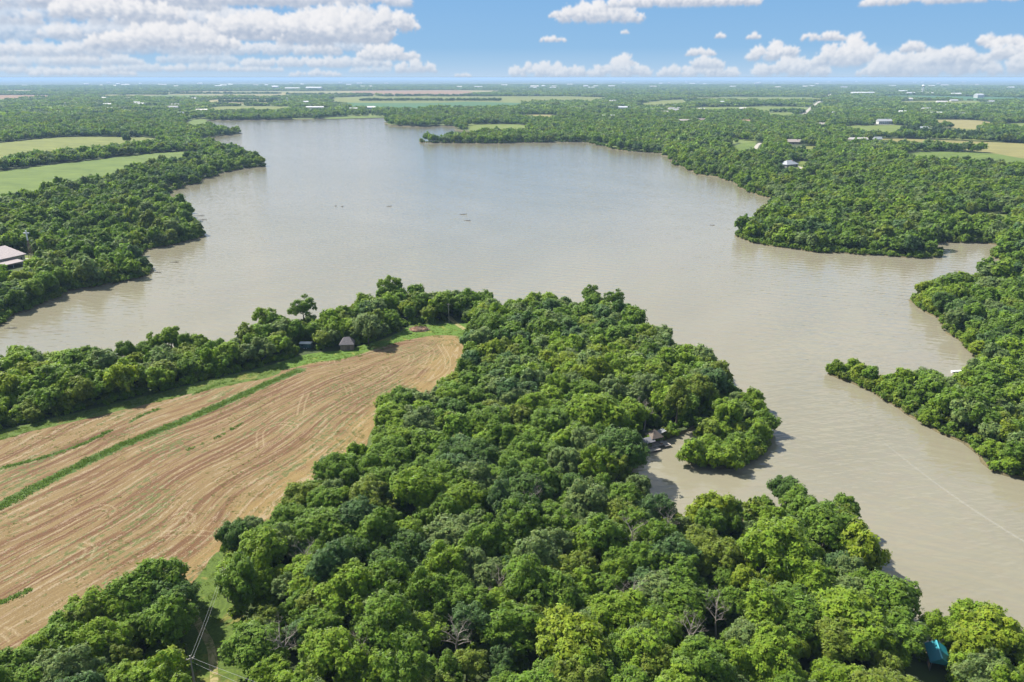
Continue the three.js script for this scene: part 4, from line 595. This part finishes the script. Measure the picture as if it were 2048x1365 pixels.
{ // metal-roofed hall on the far left bank
  const { a, b, r } = hallPx, u = b.clone().sub(a).setY(0), L = u.length(); u.normalize();
  const n = V(-u.z, 0, u.x); if (n.z < 0) n.multiplyScalar(-1);
  const t = thing('metal_roofed_hall', 'cream hall with broad pinkish grey metal roof beside the cross mast', 'building', V(a.x, LAND, a.z));
  const depth = Math.abs(r.clone().sub(a).setY(0).dot(n)) * 2, at = (i, h, j) => V(u.x * i - n.x * j, h, u.z * i - n.z * j), W = 5.2, top = 9, rib = new THREE.MeshStandardMaterial({ color: rgb(0.25, 0.215, 0.215), roughness: 0.5, metalness: 0.25 });
  part('wall', quads([[at(0.6, -0.3, 0.6), at(0.6, W, 0.6), at(L, W, 0.6), at(L, -0.3, 0.6)], [at(0.6, -0.3, 0.6), at(0.6, -0.3, depth - 0.6), at(0.6, W, depth - 0.6), at(0.6, top - 0.3, depth / 2), at(0.6, W, 0.6)], [at(L, -0.3, depth - 0.6), at(L, W, depth - 0.6), at(0.6, W, depth - 0.6), at(0.6, -0.3, depth - 0.6)], [at(L, -0.3, 0.6), at(L, W, 0.6), at(L, top - 0.3, depth / 2), at(L, W, depth - 0.6), at(L, -0.3, depth - 0.6)]]), new THREE.MeshStandardMaterial({ color: rgb(0.40, 0.37, 0.32), roughness: 0.8, side: THREE.DoubleSide }), t);
  const e0 = at(0, W, -0.4), e1 = at(L, W, -0.4), k0 = at(0, top, depth / 2), k1 = at(L, top, depth / 2), b0 = at(0, W, depth + 0.4), b1 = at(L, W, depth + 0.4), dn = (v) => v.clone().setY(v.y - 0.25);
  const roof = part('roof', quads([[e0, k0, k1, e1], [k0, b0, b1, k1], [dn(e0), e0, e1, dn(e1)], [dn(e0), dn(k0), k0, e0], [dn(k0), dn(b0), b0, k0]]), rib, t); rib.side = THREE.DoubleSide;
  for (let k = 0; k <= L; k += 1.4) part('roof_seam', bar(at(k, W + 0.03, -0.4), at(k, top + 0.03, depth / 2), 0.05, 0.05, 4), rib, roof);
  part('porch_roof', quads([[at(7, 2.9, -7.5), at(7, 3.9, 0.5), at(L, 3.9, 0.5), at(L, 2.9, -7.5)], [at(7, 2.6, -7.5), at(7, 2.9, -7.5), at(L, 2.9, -7.5), at(L, 2.6, -7.5)]]), rib, t);
  for (let k = 8; k < L; k += 6) part('porch_post', bar(at(k, -0.3, -7.1), at(k, 2.9, -7.1), 0.12), wallMat([0.8, 0.8, 0.8]), t);
  part('window', box(0.9, 1.1, 0.1).rotateY(-Math.atan2(u.z, u.x)).translate(at(3, 3, 0.54).x, 3, at(3, 3, 0.54).z), glassMat, t);
  // the mast with its white cross
  const m = thing('cross_mast', 'tall brown lattice mast carrying a white cross beside the hall', 'mast', spotMast), steel = wallMat([0.32, 0.22, 0.17]), H = 12.5, c = (k, h) => { const q = mix(1.15, 0.3, h / H); return V((k % 2 ? 1 : -1) * q, h, (k > 1 ? 1 : -1) * q); };
  for (let k = 0; k < 4; k++) part('leg', bar(c(k, -0.3), c(k, H), 0.14, 0.1, 6), steel, m);
  for (const [p, q] of [[0, 1], [1, 3], [3, 2], [2, 0]]) for (let k = 0; k < 7; k++) part('brace', bar(c(p, (k * H) / 7), c(q, ((k + 1) * H) / 7), 0.06, 0.06, 4), steel, m);
  const cross = part('cross', mergeGeometries([box(0.62, 6.4, 0.62, 0, H + 3.0, 0), box(1.5, 0.62, 0.6, 1.05, H + 4.6, 0), box(1.5, 0.62, 0.6, -1.05, H + 4.6, 0)]), wallMat([1.1, 1.1, 1.08]), m); void cross;
}
{ // water tower of the town on the plain
  const t = thing('water_tower', 'white pedestal water tower with domed tank rising over the distant town', 'water tower', P(1845, 187.5)), w = wallMat([1.05, 1.05, 1.05], 0.5);
  part('tank', new THREE.LatheGeometry([[0, 46], [6, 46.6], [10.5, 49.5], [11.5, 53], [10.5, 56.5], [6, 59], [0, 60]].map((p) => new THREE.Vector2(...p)), 24), w, t);
  part('riser', bar(V(0, -0.4, 0), V(0, 46.8, 0), 2.4, 2.4, 12), w, t);
  for (let k = 0; k < 6; k++) { const a = k * 1.0472; part('leg', bar(V(Math.cos(a) * 12, -0.4, Math.sin(a) * 12), V(Math.cos(a) * 9.5, 48.6, Math.sin(a) * 9.5), 0.9, 0.7, 8), w, t); }
  for (const h of [15, 30]) part('ring_beam', new THREE.TorusGeometry(mix(12, 9.5, h / 48.6), 0.45, 5, 24).rotateX(Math.PI / 2).translate(0, h, 0), w, t);
  const s = thing('white_silo', 'slim white silo beyond the far lake shore', 'silo', P(575, 208)); part('shaft', bar(V(0, -0.4, 0), V(0, 24, 0), 2.4, 2.4, 14), wallMat([0.95, 0.95, 0.92]), s); part('dome', new THREE.SphereGeometry(2.4, 14, 6, 0, 6.2832, 0, 1.5708).translate(0, 24, 0), wallMat([0.8, 0.82, 0.85]), s);
}
{ // white fence by the large white house
  const f = thing('white_fence', 'long white rail fence beside the large white house', 'fence', P(1720, 249)), e = P(1744, 248.2).sub(P(1720, 249)), w = wallMat([1.05, 1.05, 1.03]);
  for (let k = 0; k <= 14; k++) { const p = e.clone().multiplyScalar(k / 14); part('post', box(0.25, 2, 0.25, p.x, 0.8, p.z), w, f); }
  for (const h of [0.6, 1.1, 1.6]) part('rail', bar(V(0, h, 0.16), V(e.x, h, e.z + 0.16), 0.14, 0.14, 4), w, f);
}
{ // shed and trailer by the field
  const plank = wallMat([0.30, 0.22, 0.17]), s = thing('shed', 'small brown shed with weathered grey hipped roof beside the silvery tree', 'shed', spotShed, 0.12);
  for (let k = 0; k < 12; k++) part('plank', box(0.44, 3.1, 0.08, -2.53 + k * 0.46, 1.25, 2.2), k % 3 ? plank : wallMat([0.36, 0.27, 0.21]), s);
  part('wall', box(5.4, 3.1, 4.3, 0, 1.25, 0), wallMat([0.24, 0.18, 0.14]), s);
  part('roof', gable(5.4, 4.4, 2.85, 2.5, 0.45, 2.0), new THREE.MeshStandardMaterial({ roughness: 0.9, map: tex(128, (u, v) => { const n = tileFbm(u, v, 8, 4, 14); return [0.40 + 0.2 * n, 0.38 + 0.18 * n, 0.39 + 0.17 * n]; }, true, 1 / 3, 1 / 3) }), s);
  part('door', box(1.1, 2.1, 0.06, 0.6, 1.0, 2.26), wallMat([0.2, 0.15, 0.12]), s);
  const t = thing('trailer', 'dark teal box trailer with white top parked under the trees', 'trailer', spotTrailer, -0.05), teal = wallMat([0.06, 0.14, 0.14]), wh = wallMat([0.95, 0.96, 0.95]);
  part('body', box(5.0, 1.9, 2.2, 0, 1.35, 0), teal, t); part('top', box(5.1, 0.35, 2.3, 0, 2.46, 0), wh, t); part('tongue', bar(V(2.5, 0.5, 0), V(3.7, 0.45, 0), 0.07), teal, t); part('window', box(0.8, 0.6, 0.04, -1.2, 1.7, 1.12), glassMat, t); part('door', box(0.7, 1.6, 0.05, 1.3, 1.3, 1.12), wallMat([0.1, 0.2, 0.2]), t);
  for (const x of [-0.5, 0.5]) { const w = part('wheel', new THREE.TorusGeometry(0.27, 0.1, 6, 16).translate(x, 0.36, 1.08), wallMat([0.03, 0.03, 0.03]), t); part('rim', new THREE.CylinderGeometry(0.2, 0.2, 0.1, 12).rotateX(Math.PI / 2).translate(x, 0.36, 1.08), wh, w); }
}
{ // brush pile on the lawn
  const t = thing('brush_pile', 'heap of cut branches and reddish earth on the lawn', 'brush pile', spotPile), R = rng(44), earth = new THREE.SphereGeometry(1, 26, 12, 0, 6.2832, 0, 1.62), p = earth.attributes.position;
  for (let i = 0; i < p.count; i++) { const x = p.getX(i), y = p.getY(i), z = p.getZ(i), k = 1 + 0.25 * noise(x * 2.4, z * 2.4 + y); p.setXYZ(i, x * 4.4 * k, y * 1.5 * k - 0.12, z * 2.6 * k); } earth.computeVertexNormals();
  part('earth_heap', earth, new THREE.MeshStandardMaterial({ color: rgb(0.23, 0.13, 0.085), roughness: 1 }), t);
  for (let k = 0; k < 90; k++) { const a = R() * 6.28, d = Math.sqrt(R()), x = Math.cos(a) * d * 4.2, z = Math.sin(a) * d * 2.5, y = 1.4 * (1 - d * d) + 0.1, l = 0.8 + 1.5 * R(), b = R() * 6.28; part('branch', bar(V(x - Math.cos(b) * l, y + 0.1, z - Math.sin(b) * l), V(x + Math.cos(b) * l, y + 0.1 + R() * 0.8, z + Math.sin(b) * l), 0.07, 0.03, 4), k % 3 ? wallMat([0.42, 0.26, 0.17]) : wallMat([0.5, 0.42, 0.34]), t); }
  for (let k = 0; k < 3; k++) { const sh = thing('shrub', ['leafy weeds growing behind the brush pile', 'low green scrub on the heap of branches', 'small green scrub beside the brush pile'][k], 'shrub', V(spotPile.x - 1.2 + k * 1.6, LAND + (k === 1 ? 0.9 : 0), spotPile.z - 2.0 + (k % 2) * 0.7)); sh.scale.setScalar(0.4); part('trunk', trunks.shrub, barkMat, sh); part('crown', shapes.shrub[k % 3], toneMats[1], sh); }
}
{ // utility poles and their wires
  const wood = wallMat([0.42, 0.38, 0.34]);
  const pole = (name, label, at, h, r, arm) => { const t = thing(name, label, 'pole', at, arm); part('shaft', bar(V(0, -0.4, 0), V(0, h, 0), r, r * 0.7, 10), wood, t); part('crossarm', box(1.5, 0.12, 0.12, 0, h - 0.5, 0.16), wood, t); for (const x of [-0.65, 0.65]) part('insulator', bar(V(x, h - 0.44, 0.16), V(x, h - 0.18, 0.16), 0.06, 0.04, 8), wallMat([0.6, 0.6, 0.62]), t); part('bracket', bar(V(0.5, h - 0.5, 0.16), V(0, h - 1.2, 0.1), 0.04, 0.04, 4), wood, t); return t; };
  pole('utility_pole', 'pale wooden utility pole with wires at the dirt track', spotPole, 10.4, 0.17, 0.6);
  pole('utility_pole', 'slim grey utility pole at the corner of the wood', spotPole2, 9, 0.13, 0.6);
  pole('utility_pole', 'tall pale pole at the end of the lawn by the gate track', spotPole3, 9.5, 0.15, 0);
  const off = P(640, 1415, 10);
  const wires = [[V(spotPole.x, 10.9, spotPole.z), V(off.x, 10.6, off.z), 0.55, 'upper wire running from the utility pole over the wood'], [V(spotPole.x, 9.9, spotPole.z), V(off.x - 1.2, 9.7, off.z + 0.8), 0.7, 'lower wire running from the utility pole over the wood'], [V(spotPole.x, 10.7, spotPole.z), V(spotPole2.x, 9.4, spotPole2.z), 0.7, 'wire between the two utility poles beside the track'], [V(spotPole.x + 0.4, 10.5, spotPole.z), V(spotPole2.x + 0.4, 9.2, spotPole2.z), 0.9, 'slack second wire between the two utility poles']];
  for (const [a, b, sag, label] of wires) { const m = a.clone().lerp(b, 0.5); m.y -= sag; const w = part(numbered('overhead_wire'), new THREE.TubeGeometry(new THREE.QuadraticBezierCurve3(a, m, b), 24, 0.018, 5), wallMat([0.45, 0.46, 0.47], 0.5), scene); tag(w, label, 'wire', 'overhead wires'); }
}
{ // floating dock with thatched hut in the cove
  const grey = wallMat([0.34, 0.31, 0.28]), pale = wallMat([0.46, 0.42, 0.37]), dark = wallMat([0.16, 0.14, 0.13]), t = thing('floating_dock', 'ramshackle floating dock with pyramid-roofed hut and grey lean-to roofs in the cove', 'dock', V(spotDock.x, 0, spotDock.z), 0.42); t.scale.set(1.2, 1.15, 1.2);
  const deck = (x, z, w, d, h) => { for (let k = 0; k < w / 0.32; k++) part('deck_plank', box(0.29, 0.08, d, x - w / 2 + 0.16 + k * 0.32, h, z, 0, 0), k % 4 === 1 ? pale : grey, t); part('joist', box(w, 0.22, d * 0.92, x, h - 0.16, z), dark, t); };
  deck(0, 0, 6.4, 4.2, 0.75); deck(-1.6, 2.8, 3.4, 1.5, 0.5); deck(2.9, 1.5, 1.8, 2.6, 0.62);
  for (let k = 0; k < 6; k++) part('float_barrel', new THREE.CylinderGeometry(0.3, 0.3, 1.2, 12).rotateX(Math.PI / 2).translate(-2.6 + k * 1.05, 0.2, k % 2 ? 1.2 : -1.2), wallMat([0.1, 0.16, 0.24], 0.5), t);
  const post = (x, z, h) => part('post', bar(V(x, -0.6, z), V(x, h, z), 0.08, 0.07, 6), grey, t);
  for (const [x, z, h] of [[-0.7, -1.7, 2.9], [1.9, -1.7, 2.9], [-0.7, 0.7, 2.9], [1.9, 0.7, 2.9], [-3.0, -0.4, 2.4], [-3.0, 1.5, 2.1], [-1.0, 1.6, 2.1], [3.2, -1.7, 2.8], [3.2, -0.2, 2.8]]) post(x, z, h);
  const thatch = new THREE.MeshStandardMaterial({ roughness: 1, map: tex(128, (u, v) => { const n = tileFbm(u, v, 16, 3, 5); return [0.40 + 0.2 * n, 0.36 + 0.18 * n, 0.33 + 0.16 * n]; }, true, 1 / 2, 1 / 2) });
  part('pyramid_roof', gable(2.9, 2.9, 2.9, 1.7, 0.35, 1.75).translate(0.6, 0, -0.5), thatch, t);
  part('lean_to_roof', quads([[V(-3.6, 2.1, 1.9), V(-0.5, 2.3, 1.9), V(-0.5, 3.0, 0.2), V(-3.6, 2.8, 0.2)], [V(-3.6, 2.0, 1.9), V(-3.6, 2.7, 0.2), V(-0.5, 2.9, 0.2), V(-0.5, 2.2, 1.9)], [V(-3.6, 2.8, 0.2), V(-0.5, 3.0, 0.2), V(-0.5, 2.3, -1.2), V(-3.6, 2.1, -1.2)]]), wallMat([0.20, 0.20, 0.22], 0.7), t).material.side = THREE.DoubleSide;
  part('back_roof', box(2.2, 0.12, 1.9, 3.3, 3.05, -1.3, 0, 0.22), wallMat([0.26, 0.27, 0.28], 0.7), t);
  part('hut_wall', box(2.5, 1.6, 0.1, 0.6, 1.6, -1.75), dark, t);
  for (const [a, b] of [[[-3.1, 2.0], [-3.1, -1.9]], [[-3.1, 2.05], [-0.2, 2.05]], [[3.1, -2.0], [0.2, -2.0]]]) part('railing', mergeGeometries([bar(V(a[0], 1.6, a[1]), V(b[0], 1.6, b[1]), 0.05, 0.05, 4), bar(V(a[0], 0.79, a[1]), V(a[0], 1.6, a[1]), 0.05, 0.05, 4)]), pale, t);
  part('bench', mergeGeometries([box(1.6, 0.08, 0.45, 0.6, 1.2, -1.2), box(0.1, 0.45, 0.4, -0.05, 0.97, -1.2), box(0.1, 0.45, 0.4, 1.25, 0.97, -1.2)]), pale, t);
  for (const [x, z, c, l] of [[-2.2, 1.0, [0.7, 0.68, 0.62], 'pale crate on the floating dock under the lean-to'], [1.6, 1.5, [0.32, 0.2, 0.13], 'brown crate on the open boards of the floating dock']]) { const g = thing('crate', l, 'crate', V(spotDock.x, 0, spotDock.z).add(V(x * 1.2, 0.92, z * 1.2).applyAxisAngle(V(0, 1, 0), 0.42)), 0.7); part('side', box(0.7, 0.5, 0.5, 0, 0.25, 0), wallMat(c), g); part('lid', box(0.76, 0.06, 0.56, 0, 0.53, 0), pale, g); }
}
{ // teal shelter, boat and small jetty
  const t = thing('shelter', 'open shelter with teal gabled metal roof tucked among the trees', 'shelter', spotTeal, 1.28), teal = new THREE.MeshStandardMaterial({ color: rgb(0.015, 0.15, 0.19), roughness: 0.4, metalness: 0.1 });
  part('roof', gable(4.9, 3.3, 2.7, 1.0, 0.25), teal, t); part('ridge_cap', box(5.3, 0.08, 0.26, 0, 3.75, 0), wallMat([0.1, 0.5, 0.6], 0.4), t);
  for (const x of [-2.2, 2.2]) for (const z of [-1.5, 1.5]) part('post', box(0.14, 2.9, 0.14, x, 1.2, z), wallMat([0.2, 0.2, 0.2]), t);
  part('wall', box(4.3, 1.2, 0.1, 0, 0.5, -1.5), wallMat([0.3, 0.25, 0.2]), t);
  const hull = new THREE.CapsuleGeometry(0.62, 4.4, 4, 12).rotateZ(Math.PI / 2).scale(1, 0.75, 1), b = thing('boat', 'white open boat moored against the wooded bank across the channel', 'boat', V(P(1916, 743, 0.4).x, 0.12, P(1916, 743, 0.4).z), 0.15), wh = wallMat([1.05, 1.05, 1.05], 0.4);
  part('hull', hull, wh, b); part('gunwale', box(5.2, 0.1, 1.3, 0, 0.44, 0), wh, b); for (const x of [-1.2, 0.4, 1.8]) part('bench', box(0.35, 0.06, 1.1, x, 0.53, 0), wallMat([0.7, 0.7, 0.68]), b); part('motor', box(0.35, 0.7, 0.35, 2.9, 0.5, 0), wallMat([0.1, 0.1, 0.1]), b);
  const jp = P(1832, 793, 1.2), j = thing('jetty', 'short grey plank jetty half hidden by shrubs on the bank across the channel', 'jetty', V(jp.x, 0, jp.z), 0.2), g = wallMat([0.55, 0.52, 0.48]);
  for (let k = 0; k < 14; k++) part('deck_plank', box(0.36, 0.07, 1.5, -2.6 + k * 0.4, 1.4, 0), g, j); for (const x of [-2.4, 0, 2.4]) for (const z of [-0.6, 0.6]) part('post', bar(V(x, -0.6, z), V(x, 1.9, z), 0.09, 0.08, 6), g, j);
}
// driftwood and snags in the lake
[[926, 429, 7, 'dark waterlogged branch barely breaking the open lake'], [935, 441.5, 6, 'second dark branch floating in the open lake'], [671, 412.5, 2, 'small dark stump in the open lake'], [684, 413.5, 2.4, 'second small stump in the open lake'], [778, 413, 5, 'thin snag lying in the middle of the lake'], [1425, 451, 4, 'brown snag off the wooded point'], [21, 657, 6, 'dark driftwood stump near the shore below the hall'], [348, 525, 6, 'floating branch off the shore below the hall'], [398, 432, 9, 'bare branches reaching from the bank into the lake'], [404, 440, 7, 'low branches beside the bank in the lake'], [312, 545, 7, 'fallen limb at the tip of the shore below the hall'], [1545, 408, 5, 'driftwood against the wooded far bank'], [1372, 905, 4, 'bare twigs standing in water at the spit']].forEach(([x, y, l, label], k) => {
  const R = rng(900 + k), t = thing('driftwood', label, 'driftwood', V(P(x, y, 0).x, 0, P(x, y, 0).z), R() * 0.7 - 0.3, 'snags in the lake');
  part('trunk', bar(V(-l / 2, -0.15, 0), V(l / 2, 0.35, 0.3), 0.28, 0.12, 7), wallMat([0.13, 0.11, 0.10]), t);
  for (let q = 0; q < 5; q++) { const a = -l / 2 + l * R(); part('branch', bar(V(a, 0.05, 0.1), V(a + (R() - 0.3) * 2, 0.4 + R() * 1.0, (R() - 0.5) * 2.4), 0.09, 0.03, 5), wallMat([0.16, 0.13, 0.12]), t); }
});
{ // foam left behind by a boat
  const c = new THREE.CatmullRomCurve3(px2([[1768, 886], [1830, 935], [1890, 980], [1960, 1028], [2048, 1083], [2200, 1170]], 0).map((p) => V(p.x, 0, p.y))), n = 160, pos = [], uv = [], idx = [];
  for (let i = 0; i <= n; i++) { const p = c.getPointAt(i / n), t = c.getTangentAt(i / n), w = mix(0.25, 0.75, i / n); for (const s of [-1, 1]) { pos.push(p.x + t.z * w * s, 0.012, p.z - t.x * w * s); uv.push((i / n) * 40, (s + 1) / 2); } if (i < n) idx.push(i * 2, i * 2 + 1, i * 2 + 2, i * 2 + 1, i * 2 + 3, i * 2 + 2); }
  const g = new THREE.BufferGeometry(); g.setAttribute('position', new THREE.Float32BufferAttribute(pos, 3)); g.setAttribute('uv', new THREE.Float32BufferAttribute(uv, 2)); g.setIndex(idx); g.computeVertexNormals();
  const m = new THREE.MeshStandardMaterial({ color: rgb(0.52, 0.51, 0.47), roughness: 0.6, transparent: true, alphaMap: tex(256, (u, v) => { const e = 1 - Math.abs(v - 0.5) * 2, k = clamp(0.16 * e + 0.42 * e * tileFbm(u, v, 10, 4, 31)); return [k, k, k]; }, false), side: THREE.DoubleSide });
  const f = part('boat_wake', g, m, scene); f.userData.kind = 'stuff'; f.castShadow = false;
}
renderer.render(scene, camera);
